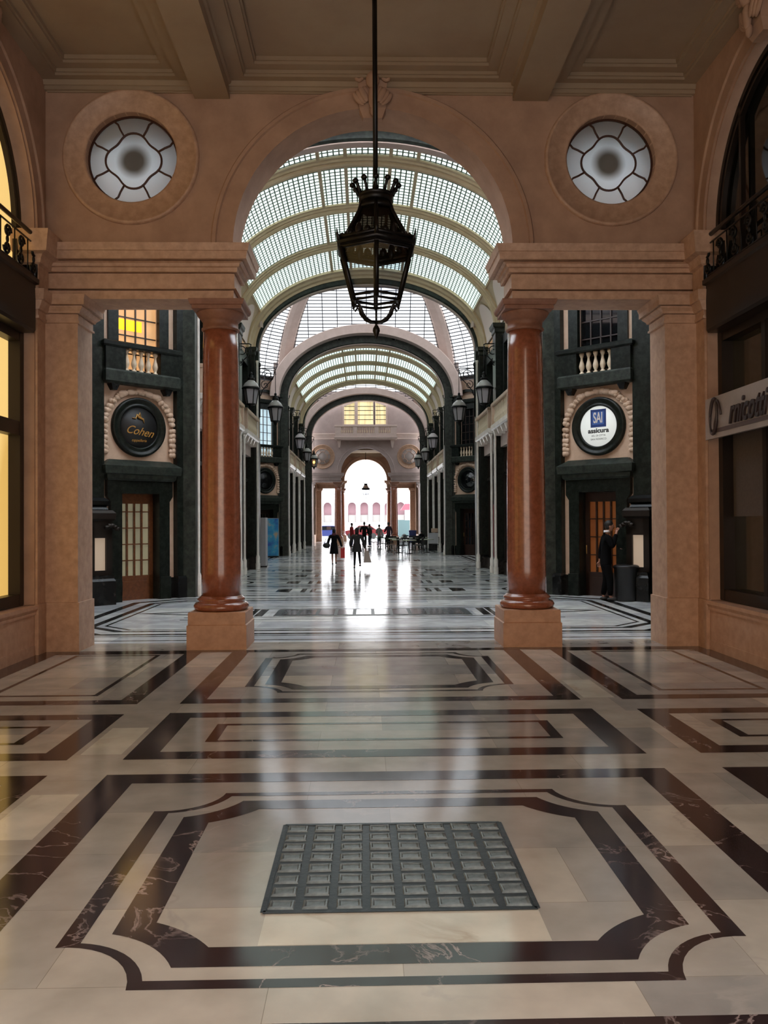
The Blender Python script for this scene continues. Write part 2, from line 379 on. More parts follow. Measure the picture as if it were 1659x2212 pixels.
# ------------------------------------------------------------ floor
def notch(cy, hx, hy, px, py, c0):
    pts = []; n = 10
    for sx, sy in ((1, 1), (-1, 1), (-1, -1), (1, -1)):
        a = Vector((hx, py)) - Vector(c0); b = Vector((px, hy)) - Vector(c0)
        ra, rb = a.length, b.length; ta = math.atan2(-a.y, -a.x); tb = math.atan2(-b.y, -b.x)
        seg = []
        for i in range(n + 1):
            q = i / n; t = ta + (tb - ta) * q; r = ra + (rb - ra) * q
            seg.append((sx * (c0[0] - r * math.cos(t)) + .012, cy + sy * (c0[1] - r * math.sin(t))))
        if sx * sy < 0: seg = seg[::-1]
        pts += seg
    return pts
fl = MB(); X = .012
fl.box(-7, 7, -6, 76, -.3, 0, 0)
def ring(o, i, z, mi): fl.flat(o, [i], z, mi)
def band(x0, x1, y0, y1, mi=1, z=.0012): fl.flat(rect(x0 + X, x1 + X, y0, y1), [], z, mi)
def frame(x0, x1, y0, y1, bx, by, mi=1, z=.0012): ring(rect(x0 + X, x1 + X, y0, y1), rect(x0 + bx + X, x1 - bx + X, y0 + by, y1 - by), z, mi)
for cy, hy, k in ((4.18, 1.105, 1.), (9.61, 1.235, 1.12), (-1.25, 1.235, 1.12)):
    c0 = (1.40, hy)
    if k == 1.:
        o, ti, ko, ki = (1.40, 1.105, 1.03, .79), (1.31, 1.045, .985, .755), (1.205, .955, .90, .685), (1.045, .805, .785, .59)
    else:
        o, ti, ko, ki = (1.40, 1.235, 1.03, .92), (1.31, 1.17, .985, .88), (1.205, 1.075, .90, .80), (1.045, .92, .785, .70)
    ring(notch(cy, *o, c0), notch(cy, *ti, c0), .0012, 1)
    ring(notch(cy, *ko, c0), notch(cy, *ki, c0), .0012, 1)
frame(-1.9, 1.9, 2.66, 5.7, .22, .195)
frame(-1.9, 1.9, 6.06, 7.53, .22, .195); frame(-1.40, 1.40, 6.52, 7.10, .09, .055)
frame(-1.9, 1.9, 7.91, 11.2, .22, .19)
frame(-1.9, 1.9, .85, 2.3, .22, .195); frame(-1.40, 1.40, 1.3, 1.88, .09, .055)
frame(-1.9, 1.9, -2.9, .45, .22, .19)
band(-.59, .6, 3.38, 3.655, 3); band(-4.4, 4.4, 11.04, 11.2, 1, .0018)
band(-2.25, -1.95, 4.55, 5.3, 3, .0006); band(-2.25, -1.95, 6.2, 7.0, 3, .0006); band(1.95, 2.25, 8.0, 8.9, 3, .0006)
for s in (-1, 1):
    def sf(x0, x1, *a, **k):
        frame(*(sorted((s * x0, s * x1))), *a, **k)
    sf(2.3, 4.9, 7.91, 11.1, .2, .19); sf(2.79, 3.88, 8.3, 10.85, .05, .06)
    sf(2.3, 4.9, 6.06, 7.5, .22, .195); sf(2.79, 3.88, 6.5, 7.08, .09, .055)
    sf(2.3, 4.9, 2.66, 5.7, .22, .195); sf(2.79, 3.88, 3.1, 5.25, .07, .06)
    x = sorted((s * 4.16, s * 4.6)); band(x[0], x[1], -3, 11.2, 1, .002)
# octagon fields
def oct_pts(cy, hx, hy, cx, cyy): return [(hx + X, cy - cyy), (hx + X, cy + cyy), (cx + X, cy + hy), (-cx + X, cy + hy), (-hx + X, cy + cyy), (-hx + X, cy - cyy), (-cx + X, cy - hy), (cx + X, cy - hy)]
def octfield(cy, L, sxx=1.):
    hy = L / 2
    ring(oct_pts(cy, 4.72, hy - 1.1, 4.07, hy - 1.72), oct_pts(cy, 4.58, hy - 1.22, 3.97, hy - 1.80), .0012, 2)
    ring(oct_pts(cy, 4.47, hy - 1.33, 3.92, hy - 1.88), oct_pts(cy, 4.42, hy - 1.38, 3.88, hy - 1.92), .0012, 2)
    for dx, ww in ((5.12, .17),):
        ring(oct_pts(cy, dx, hy - .72, 4.3, hy - 1.5), oct_pts(cy, dx - ww, hy - .86, 4.2, hy - 1.62), .0012, 2)
    for d, ww in ((.12, .06), (.58, .06), (1.95, .0), (2.1, .0)):
        if ww:
            for sg in (-1, 1): band(-5.3, 5.3, cy + sg * (hy - d) - ww / 2, cy + sg * (hy - d) + ww / 2, 2)
    q = min(1.0, hy / 3.75)
    for d, ww in ((.72, .06), (1.08, .05)):
        for sg in (-1, 1): band(-3.4, 3.4, cy + sg * d - ww / 2, cy + sg * d + ww / 2, 2)
    for s in (-1, 1):
        for x0, x1 in ((2.02, 2.17),): band(*sorted((s * x0, s * x1)), cy - .6, cy + .6, 2)
    ring([(2.2 + X, cy - .72), (4.4 + X, cy), (2.2 + X, cy + .72)], [(2.3 + X, cy - .62), (4.1 + X, cy), (2.3 + X, cy + .62)], .0016, 2)
    ring([(-2.2 + X, cy - .72), (-2.2 + X, cy + .72), (-4.4 + X, cy)], [(-2.3 + X, cy - .62), (-2.3 + X, cy + .62), (-4.1 + X, cy)], .0016, 2)
octfield(15.8, 7.5); octfield(36.95, 12.1); octfield(58.4, 7.8)
band(-1.3, 1.3, 57.8, 59., 2); band(-1.85, 1.85, 36.3, 37.6, 2)
def lens(cx, cy, hx, hy, n=14):
    return [(cx + hx * math.cos(PI * i / n), cy + hy * math.sin(PI * i / n)) for i in range(n + 1)] + [(cx - hx * math.cos(PI * i / n), cy - hy * math.sin(PI * i / n)) for i in range(1, n)]
for y0, y1 in ((19.5, 30.9), (43.0, 54.5)):
    p = (y1 - y0) / 4
    for k in range(4):
        cy = y0 + p * (k + .5)
        for sg in (-1, 1):
            for d in (p / 2 - .06, p / 2 - .22, .78): band(-3.95, 3.95, cy + sg * d - .035, cy + sg * d + .035, 2)
        band(-1.5, 1.5, cy - .55, cy + .55, 1); band(-1.38, 1.38, cy - .42, cy + .42, 4, .0018)
        for x0 in (-1.0, -.55, -.1, .35, .8): band(x0, x0 + .3, cy - .36, cy + .36, 2, .0024)
        for s in (-1, 1):
            band(*sorted((s * 1.62, s * 1.74)), cy - .55, cy + .55, 2)
            ring([(s * 2.0 + X, cy - s * .55), (s * 3.3 + X, cy), (s * 2.0 + X, cy + s * .55)], [(s * 2.35 + X, cy - s * .38), (s * 2.95 + X, cy), (s * 2.35 + X, cy + s * .38)], .0012, 2)
            ring(lens(s * 3.62 + X, cy, .32, .5), lens(s * 3.62 + X, cy, .22, .36), .0014, 2)
fl.flat(rect(-6.9, 6.9, 11.92, 75.9), [], .0004, 4)
fl.build('floor', ['fl', 'fd', 'fk', 'fc', 'fg'], kind='structure', label='polished marble floor with dark purple inlaid frames')

# cast-glass floor light near the camera
g = root('floor_light', (.01, 4.178, .002), 0, 'dark glass-block panel set into the marble floor in the foreground', 'floor light')
gf = MB(); gx, gy = .60, .522
gf.box(-gx, gx, -gy, gy, -.02, .003)
for i in range(9):
    if i in (0, 8):
        x = -gx + 2 * gx * i / 8; gf.box(x - .012, x + .012, -gy, gy, .003, .006)
        y = -gy + 2 * gy * i / 8; gf.box(-gx, gx, y - .012, y + .012, .003, .006)
gf.build('panel_frame', 'gratef', g)
bk = MB(); bk.loft(-.057, .057, -.043, .043, [(.001, 0), (.008, 0), (.013, -.005), (.014, -.012), (.009, -.018)])
b0 = bk.build('glass_block', 'grateg', g); first = True
for i in range(8):
    for j in range(8):
        o = b0 if first else b0.copy()
        if not first: C.objects.link(o); o.parent = g
        first = False; o.location = (-gx + 2 * gx * (i + .5) / 8, -gy + 2 * gy * (j + .5) / 8, random.uniform(-.004, 0)); o.rotation_euler = (random.uniform(-.03, .03), random.uniform(-.03, .03), random.uniform(-.03, .03))
g = root('floor_light', (.012, 15.8, .003), 0, 'long strip of grey glass panels set across the floor beyond the red columns', 'floor light')
gf = MB(); gf.box(-1.82, 1.82, -.58, .58, -.02, .002); gf.build('panel_frame', 'gratef', g)
pn = MB().box(-.14, .14, -.46, .46, .002, .006).build('glass_panel', mat('grey_floor_glass', (.2, .2, .21), .12, (.13, .13, .14), 6.), g)
for i in range(10):
    o = pn if i == 0 else pn.copy()
    if i: C.objects.link(o); o.parent = g
    o.location = (-1.55 + i * .344, 0, 0)

# ------------------------------------------------------------ portals
def column_proto():
    c = root('marble_column', (0, 0, 0), 0, 'x', 'column')
    MB().loft(-.385, .385, -.385, .385, [(0, .015), (.325, .015), (.33, .008), (.335, 0), (.49, 0), (.50, -.008)]).build('plinth', 'stone2', c)
    base = [(.30, .5), (.355, .505), (.378, .54), (.378, .565), (.355, .60), (.32, .61), (.315, .625), (.328, .64), (.328, .655), (.31, .672), (.285, .69), (.28, .70)]
    MB().lathe(base, 48).build('base', 'redmarble', c)
    sh = [(.272, .70)] + [(.272 - .034 * (t / 12) ** 1.6, .70 + 3.68 * t / 12) for t in range(1, 13)]
    MB().lathe(sh, 64).build('shaft', 'redmarble', c)
    cp = MB(); cp.lathe([(.24, 4.36), (.262, 4.375), (.262, 4.395), (.243, 4.41), (.243, 4.50), (.262, 4.505), (.27, 4.52), (.31, 4.565), (.33, 4.60), (.33, 4.615)], 48)
    cp.loft(-.335, .335, -.335, .335, [(4.612, 0), (4.66, 0), (4.668, .02), (4.70, .035), (4.72, .04), (4.74, .04)])
    cp.build('capital', mat('brown_capital_stone', (.27, .125, .08), .55, (.20, .09, .055), 8.), c); return c
COL = column_proto()
def oculus(x, z, y, glazed, lab, r=.62):
    g0 = .13 if glazed else -.06
    """round window: stone ring, dark bars in a rounded four-lobed pattern, frosted or stone panes"""
    wr = root(num('window'), (x, y, z), kind='structure', label=lab)
    rg = MB(); rg.lathe([(r - .005, max(g0, .02)), (r - .005, -.012), (r + .02, -.02), (r + .24, -.02), (r + .255, -.05), (r + .285, -.05), (r + .30, -.02), (r + .305, .02)], 72, ax='y', cap=False)
    rg.build('stone_ring', 'stone', wr)
    fr = MB(); fr.lathe([(r - .03, g0 - .02), (r - .03, g0 + .01), (r + .01, g0 + .01), (r + .01, g0 - .02), (r - .03, g0 - .02)], 64, ax='y', cap=False)
    pts = []
    for i in range(64):
        a = 2 * PI * i / 64; rr = .35 * (1 + .10 * math.cos(4 * a)) * (1 - .012 * math.cos(8 * a))
        pts.append((rr * math.cos(a), g0 - .01, rr * math.sin(a)))
    fr.tube(pts, .015, 6, closed=True)
    for k in range(4):
        for sg in (-1, 1):
            a = PI / 2 * k + sg * .40; b = PI / 2 * k + sg * .36; cc = PI / 2 * k + sg * .52
            fr.tube([(.345 * math.cos(b), g0 - .01, .345 * math.sin(b)), (.46 * math.cos(a), g0 - .01, .46 * math.sin(a)), (.54 * math.cos(a + sg * .0), g0 - .01, .54 * math.sin(a)), (r * math.cos(cc - sg * .05), g0 - .01, r * math.sin(cc - sg * .05))], .014, 6)
    fr.build('glazing_bars', 'muntin' if glazed else 'stone2', wr)
    o = MB().lathe([(.0001, 0), (r, 0), (r, .007), (.0001, .007)], 64, ax='y', cap=False).build('frosted_pane' if glazed else 'stone_disc', 'ocul' if glazed else mat('grey_rose_stone', (.36, .30, .28), .6), wr); o.location = (0, g0, 0)
def keystone(x, y, z, lab, rz=0.):
    k = MB(); k.loft(-.20, .20, -.14, .1, [(-.42, -.07), (-.3, -.02), (.12, 0), (.16, .03), (.24, .05)])
    for s in (-1, 1):
        pts = [(s * (.19 + .085 * (1 - q / 14) * math.cos(q * .75)), -.17, .10 + .10 * (1 - q / 16) * math.sin(q * .75)) for q in range(13)]
        k.tube(pts, .028, 6)
        for q in range(5): k.ell((s * (.05 + .035 * q), -.15 - .02 * (2 - abs(q - 2)), -.12 - .02 * q), (.05, .03, .11), 8, 6, rot=Matrix.Rotation(s * (.25 + .12 * q), 3, 'Y'))
    k.ell((0, -.20, .03), (.09, .07, .12)); k.ell((0, -.19, -.2), (.06, .05, .16)); k.ell((0, -.17, -.36), (.045, .04, .08))
    o = k.build('keystone_ornament', 'plaster', label=lab, category='stone carving'); o.location = (x, y, z); o.rotation_euler = (0, 0, rz); return o
def arch_notch(R, zs, n=40): return [(-R * math.cos(PI * i / n), zs + R * math.sin(PI * i / n)) for i in range(n + 1)]
first_col = [True]
def portal(yf, ztop, wx, glazed, where, detail=True, things=True, wm='plaster'):
    yb = yf + .62; wall = MB(); stn = 'mauve' if wm == 'mauve' else 'stone'
    outer = [(-wx, 5.43)] + arch_notch(1.9, 5.43) + [(wx, 5.43), (wx, ztop), (-wx, ztop)]
    wall.plate(outer, [circ(-3.27, 6.66, .615), circ(3.27, 6.66, .615)] if glazed else [], yf, yb)
    wall.box(-wx, -1.9, yf + .05, yb - .05, 4.86, 5.43); wall.box(1.9, wx, yf + .05, yb - .05, 4.86, 5.43)
    # archivolt
    wall.sweep_arch(yf, [(-.035, 0), (-.035, -.22), (-.06, -.235), (-.06, -.28), (-.03, -.30), (.05, -.30), (.05, 0)], 1.9, 1.9, 5.43, mi=0)
    wall.build('wall_' + where, [wm, 'stone'], kind='structure', label='rose plaster arcade wall with round arch, ' + where)
    for s, nm in ((-1, 'left'), (1, 'right')):
        e = MB(); x0, x1 = sorted((s * 1.9, s * wx))
        yA, yB = yf + .02, yb - .02
        prof = [(4.74, .0), (4.855, .0), (4.857, -.03), (4.868, -.03), (4.87, .04), (4.878, .04), (4.88, .015), (5.08, .015), (5.082, -.02), (5.092, -.02), (5.094, .05), (5.10, .055), (5.15, .06), (5.16, .09), (5.20, .10), (5.215, .14), (5.217, .10), (5.228, .10), (5.23, .20), (5.33, .21), (5.335, .225), (5.38, .235), (5.43, .25)]
        if not detail: prof = [(4.74, 0), (4.88, 0), (4.88, .03), (5.08, .03), (5.1, .07), (5.2, .1), (5.22, .2), (5.43, .25)]
        xx = (x0, x1 + .5) if s > 0 else (x0 - .5, x1)
        e.loft(xx[0], xx[1], yA, yB, prof); e.build(num('trim'), stn, kind='structure', label='moulded stone entablature on the %s, %s' % (nm, where))
        # impost block over the column
        if things:
            yc = yf + .34
            if first_col[0]: c = COL; first_col[0] = False; c.location = (s * 2.13, yc, 0)
            else: c = copy_tree(COL, (s * 2.13, yc, 0), 0)
            c['label'] = 'polished red-brown marble column on square plinth, %s of the %s' % (nm, where.replace('_', ' '))
            p = root('stone_pilaster', (0, 0, 0), 0, 'square rose stone pier with moulded capital, %s side of the %s' % (nm, where.replace('_', ' ')), 'pilaster')
            a0, a1 = sorted((s * 3.96, s * 4.40)); yA, yB = yf - .09, yf + .5
            MB().loft(a0, a1, yA, yB, [(0, .02), (.65, .02), (.655, .0)]).build('base', stn, p)
            MB().loft(a0, a1, yA, yB, [(.655, 0), (4.38, 0)]).build('shaft', stn, p)
            MB().loft(a0, a1, yA, yB, [(4.38, 0), (4.385, .025), (4.41, .025), (4.415, .01), (4.50, .01), (4.502, -.01), (4.51, -.01), (4.512, .035), (4.54, .045), (4.58, .085), (4.596, .09), (4.598, .06), (4.607, .06), (4.609, .12), (4.68, .12), (4.74, .14)]).build('capital', stn, p)
    oc = dict(near_portal=('round leaded window in the left spandrel of the near arch', 'round leaded window in the right spandrel of the near arch')).get(where, ('round stone rosette left, ' + where, 'round stone rosette right, ' + where))
    if detail:
        oculus(-3.27, 6.66, yf, glazed, oc[0]); oculus(3.27, 6.66, yf, glazed, oc[1])
portal(11.3, 11.2, 4.47, True, 'near_portal')
portal(Y1, 11.6, 4.6, False, 'far_portal', wm='mauve')
portal(74.5, 8.0, 4.47, False, 'street_portal', detail=False)
keystone(0, 11.3, 7.60, 'carved keystone with scrolls at the top of the near arch')
# street side portal behind the viewpoint, it lets the daylight in
bw = MB(); bw.plate([(-6, 0), (-4, 0), (-4, 4.74), (-1.9, 4.74)] + arch_notch(1.9, 5.43)[0:] + [(1.9, 4.74), (4, 4.74), (4, 0), (6, 0), (6, 8.4), (-6, 8.4)], [], -2.2, -1.6)
bw.build('wall_back', 'plaster', kind='structure', label='street portal wall behind the viewpoint')

# ------------------------------------------------------------ entrance halls (side walls, ceiling)
def hall(y0, y1, centres, R, where, near):
    for s, nm in ((-1, 'left'), (1, 'right')):
        wl = MB(); out = [(y0, 0), (y1, 0), (y1, 8.05), (y0, 8.05)]; holes = []
        for c in centres:
            holes.append([(c + R, .64), (c + R, 5.5)] + [(c + R * math.cos(PI * i / 32), 5.5 + R * math.sin(PI * i / 32)) for i in range(1, 32)] + [(c - R, 5.5), (c - R, .64)])
        a, b = sorted((s * W, s * (W + .5))); wl.plate(out, holes, a, b, plane='yz')
        for c in centres:
            wl.sweep_arch(s * W, [(-s * .03, -.03), (-s * .03, -.20), (-s * .055, -.215), (-s * .055, -.26), (-s * .02, -.30), (s * .1, -.30), (s * .1, -.03)], R, R, 5.5, ax='y')
            # the sweep runs about Y = 0, so shift it to its bay
            k = 7 * 49
            for i in range(len(wl.v) - k, len(wl.v)): v = wl.v[i]; wl.v[i] = (v[0], v[1] + c, v[2])
        wl.build('wall_%s_%s' % (nm, where), 'plaster', kind='structure', label='%s side wall of the %s' % (nm, where.replace('_', ' ')))
        for e, ya in enumerate([y1 - .36] + ([] if near else [y0]) + [(centres[i] + centres[i + 1]) / 2 - .35 for i in range(len(centres) - 1)]):
            yb = ya + (.30 if e == 0 else .7); a, b = sorted((s * (W - .03), s * (W + .25)))
            t = MB(); t.loft(a, b, ya, yb, [(0, .02), (.65, .02), (.655, 0), (4.38, 0), (4.385, .03), (4.42, .03), (4.425, .012), (4.5, .012), (4.505, .04), (4.6, .10), (4.605, .125), (4.74, .14), (4.742, .02), (5.08, .02), (5.1, .06), (5.15, .07), (5.2, .10), (5.22, .18), (5.43, .21), (5.49, .22)])
            t.build(num('trim'), 'stone', kind='structure', label='moulded corner strip of the %s wall, %s' % (nm, where.replace('_', ' ')))
        bb = MB()
        for c in centres:
            a, b = sorted((s * (W - .015), s * (W + .2))); bb.box(a, b, c - R + .02, c + R - .02, 0, .13); bb.loft(a, b, c - R + .02, c + R - .02, [(.13, -.01), (.52, -.01), (.525, .01), (.56, .01), (.60, .03), (.645, .03)])
        bb.build('baseboard_%s_%s' % (nm, where), 'stone2', kind='structure', label='stone dado under the %s shop windows' % nm)
    # coffered ceiling with two long beams
    cl = MB(); n = 3; zc = 7.56; xs = [-W - .05, -2.43, -1.92, 1.90, 2.42, W + .05]
    cl.box(-W - .3, W + .3, y0 - .3, y1 + .3, 7.84, 8.1)
    for a, b in ((-W, -2.43), (-1.92, 1.90), (2.42, W)):
        ys = [y0 + (y1 - y0) * i / 2 for i in range(3)]
        for ya, yb in zip(ys, ys[1:]):
            def fr(ins, z0, z1, wd):
                cl.plate(rect(a, b, ya, yb), [rect(a + ins, b - ins, ya + ins, yb - ins)[::-1]], z0, z1, plane='xy')
            fr(.20, 7.665, 7.92, 0); fr(.225, 7.70, 7.92, 0); fr(.36, 7.745, 7.92, 0); fr(.385, 7.785, 7.92, 0)
    for a, b in ((-2.43, -1.92), (1.90, 2.42)):
        cl.loft(a + .02, b - .02, y0, y1, [(7.46, 0), (7.62, 0), (7.63, .03), (7.70, .05), (7.92, .05)])
    for ya, yb in ((y1 - .055, y1 + .1), (y0 - .1, y0 + .055)):
        cl.loft(-W, W, ya, yb, [(7.53, -.03), (7.545, -.03), (7.55, .0), (7.60, .0), (7.605, .02), (7.66, .04), (7.70, .04)])
    cl.build('ceiling_' + where, 'ceil', kind='structure', label='coffered plaster ceiling with two beams, ' + where.replace('_', ' '))
hall(-1.6, 11.3, [9.18, 4.72, .26], 1.74, 'near_hall', True)
hall(Y1 + .62, 74.5, [66.2, 71.8], 1.74, 'far_hall', False)
keystone(W - .05, 9.18, 7.55, 'carved keystone on the arch above the right-hand balcony', -PI / 2)
keystone(-W + .05, 9.18, 7.55, 'carved keystone on the arch above the left-hand balcony', PI / 2)

def shop_bay(s, c, lit, nm):
    """glazed shop bay of the near hall: frame, glass, iron balcony at first floor"""
    R = 1.72; wn = root(num('window'), (0, c, 0), kind='structure', label='%s shop window under the iron balcony, %s' % ('yellow lit' if lit else 'dark', nm))
    xg = s * 4.70
    fr = MB(); a, b = sorted((s * 4.55, s * 4.72))
    for y in (-R, R - .12): fr.box(a, b, y, y + .12, .66, 4.3)
    for z0, z1 in ((.652, .80), (4.05, 4.31), (2.84, 3.02)): fr.box(a + .006, b - .006, -R + .004, R - .004, z0, z1)
    for y in (-.55, .45): fr.box(a + .012, b - .012, y, y + .09, .67, 4.29)
    fr.build('window_frame', 'bronze', wn)
    g = MB(); a, b = sorted((xg, xg + s * .02)); g.box(a, b, -R, R, .66, 4.3); g.build('shop_glass', 'yellow' if lit else 'dglass2', wn)
    if not lit:
        g = MB(); a, b = sorted((xg - s * .012, xg - s * .004)); g.box(a, b, -R + .12, R - .12, 1.75, 2.84); g.build('blind', 'blind', wn)
    wu = root(num('window'), (0, c, 0), kind='structure', label='%s arched upper window, %s' % ('yellow lit' if lit else 'dark', nm))
    up = MB(); xs = s * (4.66 if lit else 4.62)
    a, b = sorted((xs, xs + s * .03)); up.plate([(-R, 4.9), (R, 4.9), (R, 5.5)] + [(R * math.cos(PI * i / 32), 5.5 + R * math.sin(PI * i / 32)) for i in range(1, 32)] + [(-R, 5.5)], [], a, b, plane='yz')
    up.build('arched_glass', 'yellow' if lit else 'dglass', wu)
    f2 = MB(); d = -s * .06
    f2.sweep_arch(xs + d, [(-.03, .02), (-.03, .09), (.03, .09), (.03, .02)], R, R, 5.5, ax='y')
    f2.sweep_arch(xs + d, [(-.03, .15), (-.03, .19), (.03, .19), (.03, .15)], R, R, 5.5, ax='y')
    a, b = sorted((xs + d - .03, xs + d + .03))
    for y in (-R, R - .07, -R + .13, R - .17): f2.box(a, b, y + .01, y + (.06 if abs(y) < 1.6 else .06), 4.9, 5.5)
    for y in ((-.6,) if lit else (-.95, .95)): f2.box(a, b, y, y + .05, 4.9, 5.5 + math.sqrt(max(.01, R * R - (abs(y) + .05) ** 2)) - .02)
    f2.build('window_frame', 'bronze', wu)
    bl = root('iron_balcony', (0, c, 0), 0, 'black wrought-iron balcony with scrollwork, %s' % nm, 'balcony')
    a, b = sorted((s * 4.38, s * 4.70)); m = MB(); m.loft(a, b, -R + .1, R - .1, [(4.16, 0), (4.2, .015), (4.78, .015), (4.80, .05), (4.86, .05)]); m.build('fascia', 'bronze', bl)
    x = s * 4.40; rl = MB()
    rl.tube([(x, -R + .05, 5.44), (x, R + .12, 5.44)], .028, 8); rl.tube([(x, -R + .05, 5.33), (x, R - .05, 5.33)], .012, 6); rl.tube([(x, -R + .05, 4.92), (x, R - .05, 4.92)], .014, 6)
    rl.ell((x, R + .10, 5.47), (.04, .04, .05)); rl.tube([(x, R + .04, 4.86), (x, R + .04, 5.46)], .03, 8); rl.tube([(x, -R + .05, 4.86), (x, -R + .05, 5.46)], .02, 8)
    rl.build('railing', 'iron', bl)
    scr = MB()
    for k in range(9):
        yc = -R + .22 + k * .395
        for sg in (-1, 1):
            pts = [(x, yc + sg * (.015 + .085 * (1 - q / 17) * math.cos(q * .62)), 5.12 + sg * .10 + .085 * (1 - q / 17) * math.sin(q * .62 + (0 if sg > 0 else PI))) for q in range(15)]
            scr.tube(pts, .019, 5)
        scr.tube([(x, yc - .19, 4.92), (x, yc - .19, 5.33)], .009, 5)
        scr.ell((x, yc, 5.12), (.018, .03, .05), 8, 6)
    scr.build('scrollwork', 'iron', bl)
shop_bay(-1, 9.18, True, 'at the left edge of the near hall')
shop_bay(1, 9.18, False, 'at the right edge of the near hall')
for c in (4.72, .26):
    shop_bay(-1, c, True, 'left wall, %s bay towards the viewpoint' % ('second' if c > 1 else 'third')); shop_bay(1, c, False, 'right wall, %s bay towards the viewpoint' % ('second' if c > 1 else 'third'))
for s in (-1, 1):
    for c in (66.2, 71.8):
        m = MB(); a, b = sorted((s * 4.6, s * 4.66)); m.box(a, b, c - 1.74, c + 1.74, .6, 7.3); m.build(num('window'), 'dglass', kind='structure', label='dark window in the far hall wall')
sg = root('shop_sign', (4.355, 9.25, 3.02), 0, 'grey fascia sign with dark brown script lettering on the right shop window', 'sign')
MB().box(0, .05, -1.6, 1.6, -.265, .265).build('board', 'signgrey', sg)
MB().box(-.012, 0, -1.5, 1.42, -.20, -.15).build('stripe', 'stripe', sg)
t = text('rnicotti', .44, sg, 'lettering', 'inkbrown', (-.02, .38, .0), (PI / 2, 0, -PI / 2), .42, .012, .72, .006)
oo = MB(); oo.tube([(-.03, 1.28 + .10 * math.cos(a) - .10 * math.sin(a) * .25, .01 + .225 * math.sin(a)) for a in [2 * PI * i / 28 for i in range(30)]], [.012 + .010 * abs(math.sin(PI * i / 14 + .6)) for i in range(30)], 6)
oo.tube([(-.03, 1.24 - .05 * i / 8 + .02 * math.sin(i), -.20 + .40 * i / 8) for i in range(9)], .014, 6); oo.tube([(-.03, 1.18 - .03 * i, .20 - .012 * i * i) for i in range(5)], .016, 6); oo.build('initial_letter', 'inkbrown', sg)

